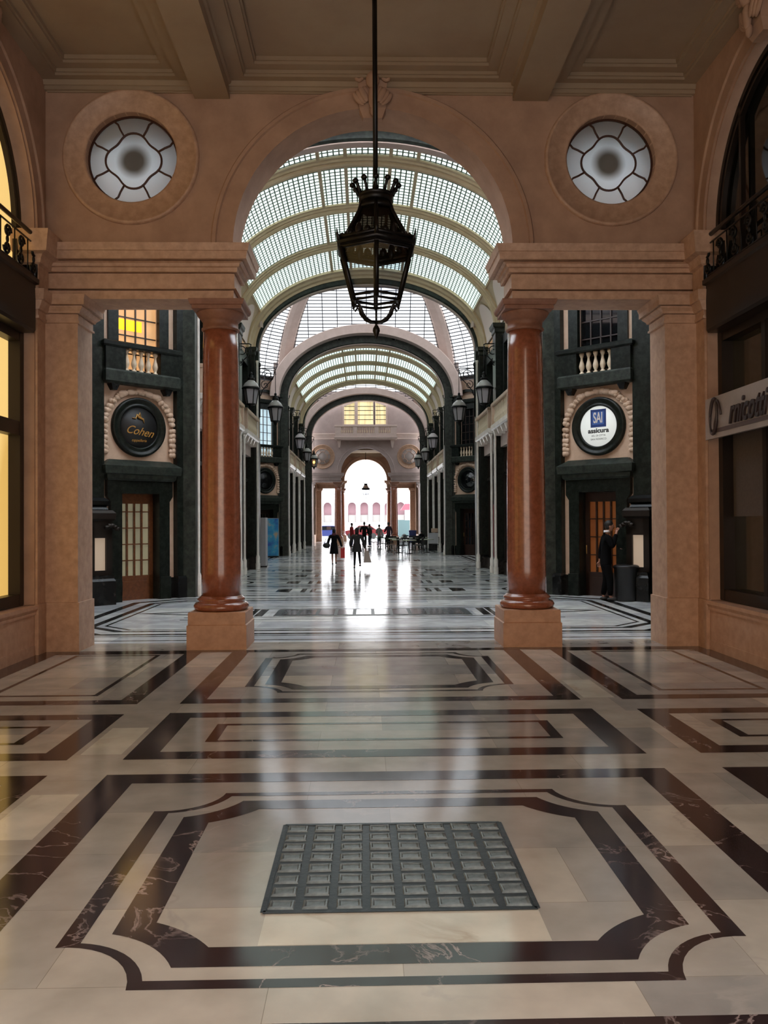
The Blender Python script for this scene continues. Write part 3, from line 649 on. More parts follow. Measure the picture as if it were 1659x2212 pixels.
# ------------------------------------------------------------ gallery facades
L8 = DG * math.sqrt(2)
def dxf(s, ky, d=1):
    u = Vector((s, -d, 0)).normalized(); inw = Vector((-s, -d, 0)).normalized(); mt = Matrix.Identity(4)
    ox = u if s > 0 else -u    # keep lettering the right way round for both sides
    for i in range(3): mt[i][0] = ox[i]; mt[i][1] = -inw[i]
    base = Vector((s * KX, ky, 0)) if s > 0 else Vector((s * KX, ky, 0)) + u * L8
    mt[0][3], mt[1][3] = base.x, base.y
    return mt
def place(o, mt): o.matrix_world = mt; return o
HC = L8 / 2
def diag_facade(s, ky, style, where, full=True):
    mt = dxf(s, ky); c = HC
    wl = MB(); wl.plate([(0, 0), (c - .47, 0), (c - .47, 2.38), (c + .47, 2.38), (c + .47, 0), (L8, 0), (L8, 8.9), (0, 8.9)], [rect(c - .52, c + .52, 5.1, 7.45)[::-1]], 0, .25)
    place(wl.build('wall_' + where, 'cream', kind='structure', label='cream diagonal wall panel, ' + where.replace('_', ' ')), mt)
    b = MB(); b.box(0, c - .72, -.09, .05, 0, .47); b.box(c + .72, L8, -.09, .05, 0, .47)
    place(b.build('baseboard_' + where, 'black', kind='structure', label='black marble base, ' + where.replace('_', ' ')), mt)
    for q, (x0, x1) in enumerate(((-.05, .38), (L8 - .38, L8 + .05))):
        nm = 'gallery end' if (q == 0) == (s > 0) else 'outer end'
        p = root('marble_pilaster', label='dark marble pilaster, %s of the %s' % (nm, where.replace('_', ' ')), category='pilaster')
        outer = nm == 'outer end'
        z0 = 2.25 if outer else .5
        MB().loft(x0, x1, -.16, -.001, [(z0, 0), (7.9, 0)]).build('shaft', 'green', p)
        if outer:
            MB().loft(x0, x1, -.2, -.075, [(1.95, .0), (2.0, .05), (2.06, .02), (2.1, .07), (2.18, .07), (2.25, .0)]).build('corbel', 'black', p)
        else: MB().loft(x0, x1, -.2, -.025, [(0, .02), (.45, .02), (.5, 0)]).build('base', 'black', p)
        MB().loft(x0, x1, -.16, -.125, [(7.9, 0), (7.95, .04), (8.05, .04), (8.1, .1), (8.25, .12)]).build('capital', 'green2', p)
        place(p, mt)
    # door
    dn = root(num('door'), kind='structure', label='glazed door under the round sign, ' + where.replace('_', ' '))
    f = MB(); f.plate([(c - .72, 0), (c - .455, 0), (c - .455, 2.36), (c + .455, 2.36), (c + .455, 0), (c + .72, 0), (c + .72, 2.18), (c + .80, 2.3), (c + .80, 2.64), (c - .80, 2.64), (c - .80, 2.3), (c - .72, 2.18)], [], -.12, .155)
    f.box(c - .74, c - .47, -.14, .05, 0, .5); f.box(c + .47, c + .74, -.14, .05, 0, .5)
    f.build('door_surround', 'green', dn)
    h = MB(); h.loft(c - .80, c + .80, -.16, .05, [(2.64, 0), (2.68, .04), (2.76, .05), (2.78, .12), (2.93, .14), (2.95, .14), (3.09, -.06)]); h.build('cornice', 'green2', dn)
    fr = MB(); yd = .16
    for x0, x1 in ((c - .47, c - .36), (c + .36, c + .47)): fr.box(x0, x1, yd, yd + .06, 0, 2.38)
    fr.box(c - .47, c + .47, yd, yd + .06, 2.14, 2.38); fr.box(c - .47, c + .47, yd, yd + .06, 0, .54); fr.box(c - .3, c + .3, yd - .015, yd, .12, .42)
    fr.build('door_leaf', style['wood'], dn)
    fb = MB()
    for x in (-.18, 0, .18): fb.box(c + x - .018, c + x + .018, yd, yd + .05, .54, 2.14)
    for z in (.93, 1.34, 1.75) if style['wood'] != 'wood' else (.88, 1.24, 1.6, 1.96): fb.box(c - .36, c + .36, yd, yd + .05, z - .012, z + .012)
    fb.build('glazing_bars', style['wood'], dn)
    MB().box(c - .36, c + .36, yd + .05, yd + .07, .54, 2.14).build('door_glass', style['glass'], dn)
    MB().tube([(c - .41, yd - .04, .95), (c - .41, yd - .04, 1.15)], .012).build('door_handle', 'gold', dn)
    place(dn, mt)
    # round sign
    zc = 3.83; r = root('round_sign', label=style['rl'], category='sign')
    MB().lathe([(.455, .0), (.455, -.05), (.48, -.075), (.50, -.06), (.56, -.06), (.60, -.09), (.645, -.09), (.66, -.05), (.66, 0)], 56, ax='y', cap=False, o=(c, 0, zc)).build('sign_ring', 'green', r)
    MB().lathe([(.0001, -.03), (.46, -.03), (.46, 0), (.0001, 0)], 56, ax='y', cap=False, o=(c, 0, zc)).build('sign_disc', style['disc'], r)
    if style['sign'] == 'sai':
        q = MB(); q.box(c - .19, c + .19, -.042, -.03, zc - .02, zc + .38); q.build('logo_square', 'blue', r)
        q = MB(); q.box(c - .145, c + .145, -.048, -.042, zc + .035, zc + .325); q.build('logo_field', mat('logo_mid_blue', (.06, .14, .42), .4), r)
        text('SAI', .33, r, 'lettering', 'white', (c, -.052, zc + .18), (PI / 2, 0, 0), 0, .003, .52, .006)
        text('assicura', .145, r, 'lettering', 'ink', (c, -.036, zc - .10), (PI / 2, 0, 0), 0, .002, 1.12, .005)
        text('AG. DI CITTA', .058, r, 'lettering', 'ink', (c, -.034, zc - .21), (PI / 2, 0, 0), 0, .001, 1.)
        text('SAN FEDERICO', .058, r, 'lettering', 'ink', (c, -.034, zc - .29), (PI / 2, 0, 0), 0, .001, 1.)
    elif style['sign'] == 'cohen':
        text('Cohen', .26, r, 'lettering', 'gold', (c + .01, -.036, zc - .09), (PI / 2, .12, 0), .5, .003, .95)
        text('cappelleria', .085, r, 'lettering', 'gold', (c, -.036, zc - .29), (PI / 2, 0, 0), .4, .002, 1.)
        e = MB(); e.tube([(c - .17, -.04, zc + .2), (c - .08, -.04, zc + .19), (c - .05, -.04, zc + .28), (c, -.04, zc + .22), (c + .1, -.04, zc + .19), (c + .13, -.04, zc + .1)], [.008, .016, .02, .03, .022, .006])
        e.tube([(c - .03, -.04, zc + .22), (c + .02, -.04, zc + .33), (c + .04, -.04, zc + .22)], [.02, .012, .02]); e.build('sign_emblem', 'gold', r)
    place(r, mt)
    # fruit garland round the sign
    gl = MB(); rnd = random.Random(5)
    path = [(-.86, 3.22 + .11 * i) for i in range(6)] + [(-.80 + .05 * i + .012 * i * i, 3.86 + .12 * i - .004 * i * i) for i in range(6)]
    path = [(x, z) for x, z in path if True]
    arc = [(-.84 * math.cos(a), zc + .78 * math.sin(a)) for a in [PI * i / 22 for i in range(0, 23)]]
    pts = [(-.86, 3.24 + .11 * i) for i in range(6)] + arc[1:-1] + [(.86, 3.79 - .11 * i) for i in range(6)]
    for i, (x, z) in enumerate(pts):
        for k in range(3):
            rr = rnd.uniform(.058, .078); gl.ell((c + x + (k - 1) * .055 * (1 if i < 6 or i > len(pts) - 7 else .6), -.048 - .02 * (k == 1), z + rnd.uniform(-.02, .02)), (rr, .045, rr * .85), 8, 6)
    for x in (-.42, -.22, 0, .22, .42): gl.ell((c + x, -.07, 4.64 - .25 * abs(x)), (.12, .05, .07), 8, 6)
    g = gl.build('fruit_garland', 'cream', label='carved fruit garland hung around the ' + style['gl'], category='stone carving'); place(g, mt)
    # balcony
    bl = root('stone_balcony', label='green marble balcony with pale balusters above the ' + style['gl'], category='balcony')
    m = MB(); m.loft(.36, L8 - .36, -.28, .0, [(4.72, -.05), (4.76, 0), (4.98, 0), (5.02, -.03)]); m.build('slab', 'green2', bl)
    MB().box(.38, c - .43, -.24, -.02, 5.02, 5.5).build('parapet', 'green', bl); MB().box(c + .43, L8 - .38, -.24, -.02, 5.02, 5.5).build('parapet', 'green', bl)
    m = MB(); m.loft(.34, L8 - .34, -.26, -.0, [(5.5, 0), (5.53, .03), (5.6, .03), (5.63, .0)]); m.build('rail', 'green', bl)
    MB().loft(c - .75, c - .55, -.22, 0, [(4.58, -.05), (4.72, 0)]).build('corbel', 'black', bl); MB().loft(c + .55, c + .75, -.22, 0, [(4.58, -.05), (4.72, 0)]).build('corbel', 'black', bl)
    bp = [(.055, 5.02), (.055, 5.05), (.035, 5.065), (.03, 5.09), (.058, 5.16), (.063, 5.20), (.05, 5.26), (.028, 5.34), (.026, 5.40), (.042, 5.425), (.042, 5.44), (.055, 5.45), (.055, 5.5)]
    b0 = MB().lathe(bp, 12).build('baluster', 'baluster', bl)
    for i in range(5):
        o = b0 if i == 0 else b0.copy()
        if i: C.objects.link(o); o.parent = bl
        o.location = (c - .35 + .175 * i, -.13, 0)
    place(bl, mt)
    # window above
    wn = root(num('window'), kind='structure', label=style['wl'])
    f = MB(); f.plate(rect(c - .74, c + .74, 5.02, 7.7), [rect(c - .50, c + .50, 5.08, 7.42)[::-1]], -.06, .06)
    f.loft(c - .84, c + .84, -.12, .04, [(7.7, 0), (7.75, .05), (7.86, .06)])
    arc = [(c + .84 * math.cos(PI * i / 20), 7.86 + .55 * math.sin(PI * i / 20)) for i in range(21)]
    ai = [(c + .60 * math.cos(PI * i / 20), 7.92 + .36 * math.sin(PI * i / 20)) for i in range(21)]
    f.plate(arc, [ai[::-1]], -.14, .04); f.build('window_frame', 'green', wn)
    f = MB()
    for x in (-.25, 0, .25): f.box(c + x - .015, c + x + .015, .1, .13, 5.08, 7.42)
    for i in range(5): f.box(c - .5, c + .5, .1, .13, 5.45 + .4 * i, 5.475 + .4 * i)
    f.build('glazing_bars', 'darkwood', wn)
    MB().box(c - .53, c + .53, .13, .15, 5.08, 7.47).build('window_glass', style['win'], wn)
    if style['sign'] == 'cohen':
        MB().box(c - .46, c + .16, .122, .129, 5.98, 6.22).build('lit_lampshade', 'lampy', wn)
        MB().box(c - .05, c + .2, .122, .129, 5.66, 5.72).build('lit_lampshade', 'lampy', wn)
    place(wn, mt)
diag_facade(-1, O0[1], dict(wood='wood', glass='greyd', sign='cohen', disc='ink', gl='black sign on the left', rl='round black sign with gold script lettering in a green marble ring, left', win='amberw', wl='amber-lit upper window over the left balcony'), 'near_left_corner')
diag_facade(1, O0[1], dict(wood='darkwood', glass='amberd', sign='sai', disc='signw', gl='white sign on the right', rl='round white sign with blue SAI square in a dark ring, right', win='dglass', wl='dark upper window over the right balcony'), 'near_right_corner')
diag_facade(-1, O1[1], dict(wood='darkwood', glass='dglass', sign='', disc='black', gl='black disc beyond the left column', rl='round black disc in green marble ring above the poster doorway, left', win='paleb', wl='pale blue curtained window in the far left corner'), 'middle_left_corner')
diag_facade(1, O1[1], dict(wood='darkwood', glass='dglass', sign='', disc='dglass', gl='black disc beyond the right column', rl='round black disc in green marble ring beyond the right column', win='dglass', wl='dark curtained window in the far right corner'), 'middle_right_corner')
for s in (-1, 1):
    mt = dxf(s, O2[1]); m = MB(); m.box(0, L8, 0, .25, 0, 8.9, 0); m.box(.5, L8 - .5, -.03, 0, .5, 4, 1); m.box(0, .4, -.14, 0, 0, 8.9, 1); m.box(L8 - .4, L8, -.14, 0, 0, 8.9, 1)
    place(m.build('wall_far_corner_' + ('left' if s < 0 else 'right'), ['cream', 'green'], kind='structure', label='diagonal corner wall beside the far portal'), mt)

# near-side diagonals and side walls of the octagons (they face away from the view)
for (a, b), nm in ((O0, 'near'), (O1, 'middle'), (O2, 'far')):
    for s in (-1, 1):
        side = 'left' if s < 0 else 'right'
        x0, x1 = sorted((s * BX, s * (BX + .3))); m = MB(); m.box(x0, x1, a + DG - .3, b - DG + .3, 0, 8.9, 0)
        xa, xb = sorted((s * (BX - .02), s * (BX + .02))); m.box(xa, xb, a + DG + .6, b - DG - .5, .5, 4.2, 1)
        m.build('wall_%s_%s_octagon' % (side, nm), ['green', 'black'], kind='structure', label='dark side wall of the %s octagon, %s' % (nm, side))
        p = [Vector((s * KX, a)), Vector((s * BX, a + DG))]; n = (p[1] - p[0]).normalized(); q = Vector((n.y * s, -n.x * s)) * .25
        m = MB(); pts = [p[0], p[1], p[1] + q, p[0] + q]; m.plate([(v.x, v.y) for v in pts], [], 0, 8.9, plane='xy')
        m.build('wall_%s_%s_diagonal' % (side, nm), 'cream', kind='structure', label='near-side diagonal wall of the %s octagon, %s' % (nm, side))
# corner display cases left and right
for s, side in ((-1, 'left'), (1, 'right')):
    mt = dxf(s, O0[1]); o = root('display_case', label='dark framed display case with cream panel in the %s corner beyond the portal' % side, category='display case')
    xx = (L8 - .42, L8 + .1) if s > 0 else (-.1, .42)
    cx0, cx1 = xx
    MB().loft(cx0, cx1, -.5, -.05, [(0, .03), (.5, .03), (.55, 0), (.62, 0)]).build('base', 'black', o)
    m = MB(); m.box(cx0, cx0 + .13, -.42, -.05, .62, 1.75); m.box(cx1 - .13, cx1, -.42, -.05, .62, 1.75); m.box(cx0, cx1, -.42, -.05, .62, .72); m.box(cx0, cx1, -.42, -.05, 1.4, 1.75); m.build('case_frame', 'bronze', o)
    MB().box(cx0 + .13, cx1 - .13, -.36, -.3, .72, 1.4).build('panel', 'creamp', o)
    m = MB(); m.loft(cx0, cx1, -.45, -.05, [(1.75, 0), (1.8, .05), (1.92, .05), (1.98, 0)])
    for k in range(5): m.ell(((cx0 + cx1) / 2 - s * .1 - s * .06 * k, -.5, 1.62 + .04 * math.sin(k)), (.07, .05, .05), 8, 6)
    m.build('crest', 'bronze', o); place(o, mt)
tb = MB(); tb.lathe([(.20, 0), (.23, .02), (.25, .68), (.27, .70), (.27, .74), (.24, .76), (.2, .77)], 24); o = tb.build('litter_bin', 'leather', label='black round litter bin behind the man in the suit', category='bin'); o.location = (5.42, 17.62, 0)

def gallery_bay(y0, y1, nm):
    n = 3; p = (y1 - y0) / n
    for s, side in ((-1, 'left'), (1, 'right')):
        xi = s * KX; tag = '%s wall, %s bay' % (side, nm)
        # structure behind: upper cream wall with window openings
        wl = MB(); holes = []
        for k in range(n):
            a = y0 + p * k; holes.append(rect(a + .7, a + p - .7, 5.5, 7.4)[::-1]); holes.append(rect(a + .3, a + p - .3, .0 + .02, 4.12)[::-1])
        a, b = sorted((xi + s * .18, xi + s * .45)); wl.plate(rect(y0, y1, 0, 8.2), holes, a, b, plane='yz')
        wl.build('wall_%s_%s' % (side, nm), 'cream', kind='structure', label='cream ' + tag)
        for k in range(n):
            a = y0 + p * k; b = a + p; pos = ('nearest', 'middle', 'farthest')[k]
            sf = root('shopfront', label='dark glass shopfront, %s of three on the %s' % (pos, tag), category='shopfront', group='shopfronts along the gallery')
            m = MB(); q0, q1 = sorted((xi + s * .24, xi + s * .27)); m.box(q0, q1, a + .3, b - .3, 0, 4.12); m.build('shop_glass', 'dglass', sf)
            m = MB(); q0, q1 = sorted((xi + s * .12, xi + s * .24))
            for y in (a + .3, a + p / 3 + .1, a + 2 * p / 3 - .16, b - .38): m.box(q0, q1, y, y + .07, 0, 4.12)
            m.box(q0, q1, a + .3, b - .3, 3.2, 3.3); m.build('shop_frame', 'bronze', sf)
            m = MB(); q0, q1 = sorted((xi + s * .02, xi + s * .175)); m.box(q0, q1, a + .325, b - .325, 4.1, 4.6); m.build('fascia', 'pinkw', sf)
            m = MB(); q0, q1 = sorted((xi + s * .05, xi + s * .24)); m.box(q0, q1, a + .3, b - .3, 0, .42); m.build('stall_riser', 'black', sf)
            bl = root('stone_balcony', label='pale stone balcony with turned balusters, %s of three on the %s' % (pos, tag), category='balcony', group='balconies along the gallery')
            q0, q1 = sorted((xi - s * .30, xi + s * .175)); m = MB(); m.loft(q0, q1, a + .33, b - .33, [(4.62, -.04), (4.66, 0), (4.78, 0), (4.80, -.02)]); m.build('slab', 'white', bl)
            for t in range(5): y = a + .5 + (p - 1.) * t / 4; r0, r1 = sorted((xi - s * .24, xi + s * .1)); MB().loft(r0, r1, y - .09, y + .09, [(4.45, -.06), (4.62, 0)]).build('corbel', 'white', bl)
            r0, r1 = sorted((xi - s * .28, xi - s * .08)); m = MB(); m.loft(r0, r1, a + .35, b - .35, [(5.38, 0), (5.4, .02), (5.47, .02), (5.5, 0)]); m.box(r0, r1, a + .34, a + .54, 4.8, 5.38); m.box(r0, r1, b - .54, b - .34, 4.8, 5.38); m.build('rail', 'cream', bl)
            bp = [(.055, 4.8), (.055, 4.83), (.03, 4.86), (.06, 4.95), (.06, 5.0), (.03, 5.14), (.026, 5.25), (.045, 5.28), (.055, 5.33), (.055, 5.38)]
            b0 = MB().lathe(bp, 8).build('baluster', 'baluster', bl); nb = 13
            for t in range(nb):
                o = b0 if t == 0 else b0.copy()
                if t: C.objects.link(o); o.parent = bl
                o.location = (xi - s * .18, a + .62 + (p - 1.24) * t / (nb - 1), 0)
            wn = root(num('window'), kind='structure', label='upper window, %s of three on the %s' % (pos, tag))
            m = MB(); q0, q1 = sorted((xi + s * .3, xi + s * .34)); m.box(q0, q1, a + .7, b - .7, 5.5, 7.4); m.build('window_glass', 'dglass', wn)
            m = MB(); q0, q1 = sorted((xi + s * .08, xi + s * .3)); m.plate(rect(a + .45, b - .45, 5.3, 7.7), [rect(a + .72, b - .72, 5.5, 7.38)[::-1]], q0, q1, plane='yz'); m.build('window_frame', 'green', wn)
        for k in range(n + 1):
            y = y0 + p * k; half = .30; a, b = y - half, y + half
            if k == 0: a, b = y, y + .42
            if k == n: a, b = y - .42, y
            pos = ('first', 'second', 'third', 'fourth')[k]
            pp = root('marble_pilaster', label='dark green marble pilaster with white colonnette, %s on the %s' % (pos, tag), category='pilaster', group='pilasters along the gallery')
            q0, q1 = sorted((xi - s * .12, xi + s * .155))
            MB().loft(q0, q1, a, b, [(0, .02), (.48, .02), (.5, 0)]).build('base', 'black', pp)
            MB().loft(q0, q1, a, b, [(.5, 0), (7.8, 0)]).build('shaft', 'green', pp)
            MB().loft(q0, q1, a, b, [(7.8, 0), (7.85, .03), (7.95, .03), (8.0, .08), (8.12, .1)]).build('capital', 'green2', pp)
            yc = b + .10 if k == 0 else (a - .10)
            for yy in ((a - .09, b + .09) if 0 < k < n else (yc,)):
                zt = 7.5 if k in (0, n) else 4.5; m = MB().lathe([(.075, 0), (.085, .03), (.085, .22), (.07, .25), (.075, .46), (.05, .52), (.042, .56), (.042, zt), (.06, zt + .06), (.06, zt + .1)], 12); o = m.build('colonnette', 'white', pp); o.location = (xi - s * (.235 if k in (0, n) else .17), yy if k else a + .06, 0)
gallery_bay(O0[1], O1[0], 'near'); gallery_bay(O1[1], O2[0], 'far')

# ------------------------------------------------------------ vaults
ZS = 8.1
def vault(y0, y1, ribs, nm):
    a, b = 4.40, 2.92; t1 = math.radians(27.)
    def surf(tA, tB, ya, yb, nn, mm, mi, mbx):
        base = len(mbx.v)
        for i in range(nn + 1):
            t = tA + (tB - tA) * i / nn
            for j in range(mm + 1):
                y = ya + (yb - ya) * j / mm; mbx.v.append((a * math.cos(t), y, ZS + b * math.sin(t))); mbx.uv[len(mbx.v) - 1] = (t * 3.75, y)
        for i in range(nn):
            for j in range(mm): mbx.f.append([base + i * (mm + 1) + j, base + (i + 1) * (mm + 1) + j, base + (i + 1) * (mm + 1) + j + 1, base + i * (mm + 1) + j + 1]); mbx.m.append(mi); mbx.sm.append(True)
    lo = MB(); surf(0, t1 + .02, y0, y1, 8, 1, 0, lo); surf(PI - t1 - .02, PI, y0, y1, 8, 1, 0, lo)
    lo.build('ceiling_vault_' + nm, 'creamrib', kind='structure', label='cream lower part of the glazed barrel vault, %s bay' % nm)
    edges = [y0 + .25] + ribs + [y1 - .25]
    for ya, yb in zip(edges, edges[1:]):  # pale panels stand in for the lit recesses between the ribs
        for q in (0, 1):
            lu = MB(); yc = (ya + yb) / 2; hw = (yb - ya) / 2 - .48; n = 14; b0 = 0
            for i in range(n + 1):
                u = -1 + 2 * i / n; top = .10 + .33 * math.sqrt(max(0, 1 - u * u))
                for j in range(7):
                    t = .02 + (top - .02) * j / 6; t = PI - t if q else t
                    lu.v.append(((a - .05) * math.cos(t), yc + hw * u, ZS + (b - .05) * math.sin(t)))
            for i in range(n):
                for j in range(6): lu.f.append([i * 7 + j, (i + 1) * 7 + j, (i + 1) * 7 + j + 1, i * 7 + j + 1]); lu.m.append(0); lu.sm.append(True)
            lu.build(num('trim'), 'lunette', kind='structure', label='rounded lunette panel tinted pale as a lit recess at the foot of the %s vault' % nm)
    for q, (ya, yb) in enumerate(zip(edges, edges[1:])):
        g = MB(); surf(t1, PI - t1, ya + .2, yb - .2, 40, 1, 0, g)
        wn = g.build(num('window'), 'sky1', kind='structure', label='skylight strip of small glass panes, number %d in the %s vault' % (q + 1, nm))
        br = MB()
        for xq in (-1.27, -.58, .58, 1.27):
            t = math.acos(xq / a); x, z = a * math.cos(t), ZS + b * math.sin(t); br.box(x - .045, x + .045, ya + .2, yb - .2, z - .045, z + .02)
        for t in (t1, PI - t1):
            x, z = a * math.cos(t), ZS + b * math.sin(t); br.box(x - .04, x + .04, ya + .2, yb - .2, z - .03, z + .03)
        br.build('skylight_bars', 'creamrib', wn)
    for q, y in enumerate(ribs):
        rb = MB(); pr = [(-.27, 0), (-.27, .07), (-.20, .09), (-.17, .13), (-.10, .13), (-.09, .17), (-.05, .205), (0, .22), (.05, .205), (.09, .17), (.10, .13), (.17, .13), (.20, .09), (.27, .07), (.27, 0)]
        rb.sweep_arch(y, pr, a + .02, b + .02, ZS, n=56)
        rb.build(num('trim'), 'creamrib', kind='structure', label='moulded cream vault rib, number %d in the %s vault' % (q + 1, nm))
    for y, sg in ((y0, 1), (y1, -1)):
        rb = MB(); pr = [(0, 0), (0, .30), (sg * .12, .30), (sg * .14, .22), (sg * .28, .20), (sg * .34, .13), (sg * .50, .10), (sg * .50, 0)]
        rb.sweep_arch(y + sg * .05, pr, a + .02, b + .02, ZS, n=56); rb.build(num('trim'), 'creamrib', kind='structure', label='cream end band of the %s vault' % nm)
vault(O0[1], O1[0], [21.25, 24.4, 27.6], 'near'); vault(O1[1], O2[0], [45.2, 48.3, 51.4], 'far')
def green_arch(y, sg, dz, lab, halo=True, legs=True):
    g = MB(); a, b = 4.42, 2.90 + dz
    g.sweep_arch(y, [(-.22, 0), (-.22, .36), (-.16, .40), (.16, .40), (.22, .36), (.22, 0)], a, b, ZS, n=56)
    g.sweep_arch(y, [(-.14, .395), (-.14, .43), (.14, .43), (.14, .395)], a, b, ZS, n=56, mi=1)
    for s in (-1, 1) if legs else (): x0, x1 = sorted((s * (a - .40), s * (a + .1))); g.box(x0, x1, y - .22, y + .22, 0, ZS)
    g.build(num('trim'), ['green2', 'pinkw'], kind='structure', label=lab)
    if halo:
        h = MB(); q0 = -.85 * sg; q1 = .16 * sg
        h.sweep_arch(y, [(q0, .0), (q0, -.42), (q0 + .06 * sg, -.46), (q1, -.46), (q1, .0)], a, b, ZS, n=56)
        h.build(num('trim'), 'pinkw', kind='structure', label='cream outer band of the ' + lab)
green_arch(O0[0] + .25, 1, 0, 'dark green arch just behind the near portal', legs=False); green_arch(O0[1] - .05, 1, -.02, 'dark green arch where the near vault begins')
green_arch(O1[0] + .1, -1, -.05, 'dark green arch in front of the glazed dome'); green_arch(O1[1] - .15, 1, .28, 'dark green arch behind the glazed dome')
green_arch(O2[0] + .1, -1, .22, 'dark green arch at the end of the far vault'); green_arch(O2[1] - .2, 1, .2, 'dark green arch over the far end wall')
def dome(yr, nm, H=6.2, z0=8.9, gm='sky2'):
    ya, yb = yr; cy = (ya + yb) / 2
    cs = [(KX, yb), (BX, yb - DG), (BX, ya + DG), (KX, ya), (-KX, ya), (-BX, ya + DG), (-BX, yb - DG), (-KX, yb)]
    def pt(p, s): return Vector((p[0] * s, cy + (p[1] - cy) * s, z0 + H * math.sqrt(max(0, 1 - s * s))))
    S = [math.cos(i * PI / 2 / 30 * .95) for i in range(31)]
    for e in range(8):
        p, q = cs[e], cs[(e + 1) % 8]; g = MB(); acc = 0; prev = None; nu = 24; cl = abs(p[1] - q[1]) < .01
        elen = (Vector(p) - Vector(q)).length
        for i, s in enumerate(S):
            m = pt(((p[0] + q[0]) / 2, (p[1] + q[1]) / 2), s)
            if prev is not None: acc += (m - prev).length
            prev = m
            for j in range(nu + 1):
                u = j / nu; v = pt((p[0] + (q[0] - p[0]) * u, p[1] + (q[1] - p[1]) * u), s); g.v.append(tuple(v)); g.uv[len(g.v) - 1] = ((u - .5) * elen * s + 3.7 + .01, acc)
        for i in range(30):
            for j in range(nu):
                idx = [i * (nu + 1) + j, i * (nu + 1) + j + 1, (i + 1) * (nu + 1) + j + 1, (i + 1) * (nu + 1) + j]
                if cl:
                    ok = any(g.v[k][2] > ZS + 3.4 * math.sqrt(max(0, 1 - (g.v[k][0] / 4.65) ** 2)) or abs(g.v[k][0]) > 4.65 for k in idx)
                    if not ok: continue
                g.f.append(idx); g.m.append(0); g.sm.append(True)
        g.build(num('window'), gm, kind='structure', label='glazed dome panel, side %d, %s octagon' % (e + 1, nm))
    for e, p in enumerate(cs):
        rb = MB(); pts = [pt(p, s) for s in S]; vs = []; n = len(pts)
        d = Vector((p[0], p[1] - cy, 0)).normalized(); tn = Vector((-d.y, d.x, 0))
        for i, v in enumerate(pts):
            wv = .42 * (.35 + .65 * S[i]); dn = Vector((d.x * S[i], d.y * S[i], math.sqrt(1 - S[i] ** 2) + .05)).normalized()
            for a2, b2 in ((-1, .05), (-1, -.12), (-.5, -.22), (.5, -.22), (1, -.12), (1, .05)): vs.append(v + tn * wv * a2 + dn * b2)
        fs = [(i * 6 + k, i * 6 + (k + 1) % 6, (i + 1) * 6 + (k + 1) % 6, (i + 1) * 6 + k) for i in range(n - 1) for k in range(6)]
        rb.add(vs, fs); rb.build(num('trim'), 'pinkw', kind='structure', label='cream dome rib %d, %s octagon' % (e + 1, nm))
    # drum
    dr = MB()
    for e in range(8):
        p, q = Vector(cs[e]), Vector(cs[(e + 1) % 8])
        if abs(p.y - q.y) < .01: continue
        d = (q - p).normalized(); nrm = Vector((d.y, -d.x)) * -.2
        if nrm.dot(p - Vector((0, cy))) < 0: nrm = -nrm
        dr.plate([tuple(p), tuple(q), tuple(q + nrm), tuple(p + nrm)], [], 8.15, z0 + .25, plane='xy')
    for sx in (-1, 1):
        for y, sg in ((ya, 1), (yb, -1)): x0, x1 = sorted((sx * 4.15, sx * 4.75)); y0_, y1_ = sorted((y - sg * .1, y + sg * .35)); dr.box(x0, x1, y0_, y1_, 8.1, 9.9)
    dr.build('wall_%s_drum' % nm, 'pinkw', kind='structure', label='cream drum below the glazed dome, %s octagon' % nm)
dome(O1, 'middle'); dome(O0, 'near', 4.0, 9.2, 'sky3'); dome(O2, 'far', 4.0, 9.2)

# ------------------------------------------------------------ far end wall above the portal
wn = root(num('window'), (0, Y1, 0), kind='structure', label='three-part yellow curtained window high on the far end wall')
f = MB(); gl = MB(); br = MB()
for x0, x1, zt0, zt1 in ((-1.62, -.84, 10.45, 10.75), (-.60, .56, 10.8, 10.8), (.74, 1.52, 10.75, 10.45)):
    f.plate([(x0 - .12, 9.0), (x1 + .12, 9.0), (x1 + .12, zt1 + .12), (x0 - .12, zt0 + .12)], [[(x0, zt0), (x1, zt1), (x1, 9.1), (x0, 9.1)]], -.10, 0)
    gl.plate([(x0, 9.1), (x1, 9.1), (x1, zt1), (x0, zt0)], [], -.05, -.02)
    for z in (9.45, 9.8, 10.15, 10.45): br.box(x0, x1, -.075, -.05, z - .02, z + .02)
f.build('window_frame', 'pinkw', wn); gl.build('curtained_glass', 'yellow2', wn); br.build('glazing_bars', 'bronze', wn)
bl = root('stone_balcony', (0, Y1, 0), 0, 'wide pale stone balcony below the yellow window on the far end wall', 'balcony')
MB().loft(-2.3, 2.3, -.8, 0, [(7.88, -.08), (7.95, .05), (8.06, .08), (8.12, 0), (8.35, 0)]).build('slab', 'pinkw', bl)
m = MB(); m.loft(-2.3, 2.3, -.8, -.6, [(8.82, 0), (8.84, .04), (8.94, .04), (8.96, 0)]); [m.box(x0, x1, -.8, -.6, 8.35, 8.82) for x0, x1 in ((-2.3, -1.85), (-.95, -.65), (.65, .95), (1.85, 2.3))]; m.build('rail', 'pinkw', bl)
[MB().loft(x - .15, x + .15, -.6, 0, [(7.3, -.1), (7.88, 0)]).build('corbel', 'pinkw', bl) for x in (-2.0, 2.0)]
b0 = MB().lathe([(.04, 8.35), (.025, 8.4), (.055, 8.5), (.02, 8.65), (.025, 8.75), (.04, 8.82)], 8).build('baluster', 'baluster', bl); k = 0
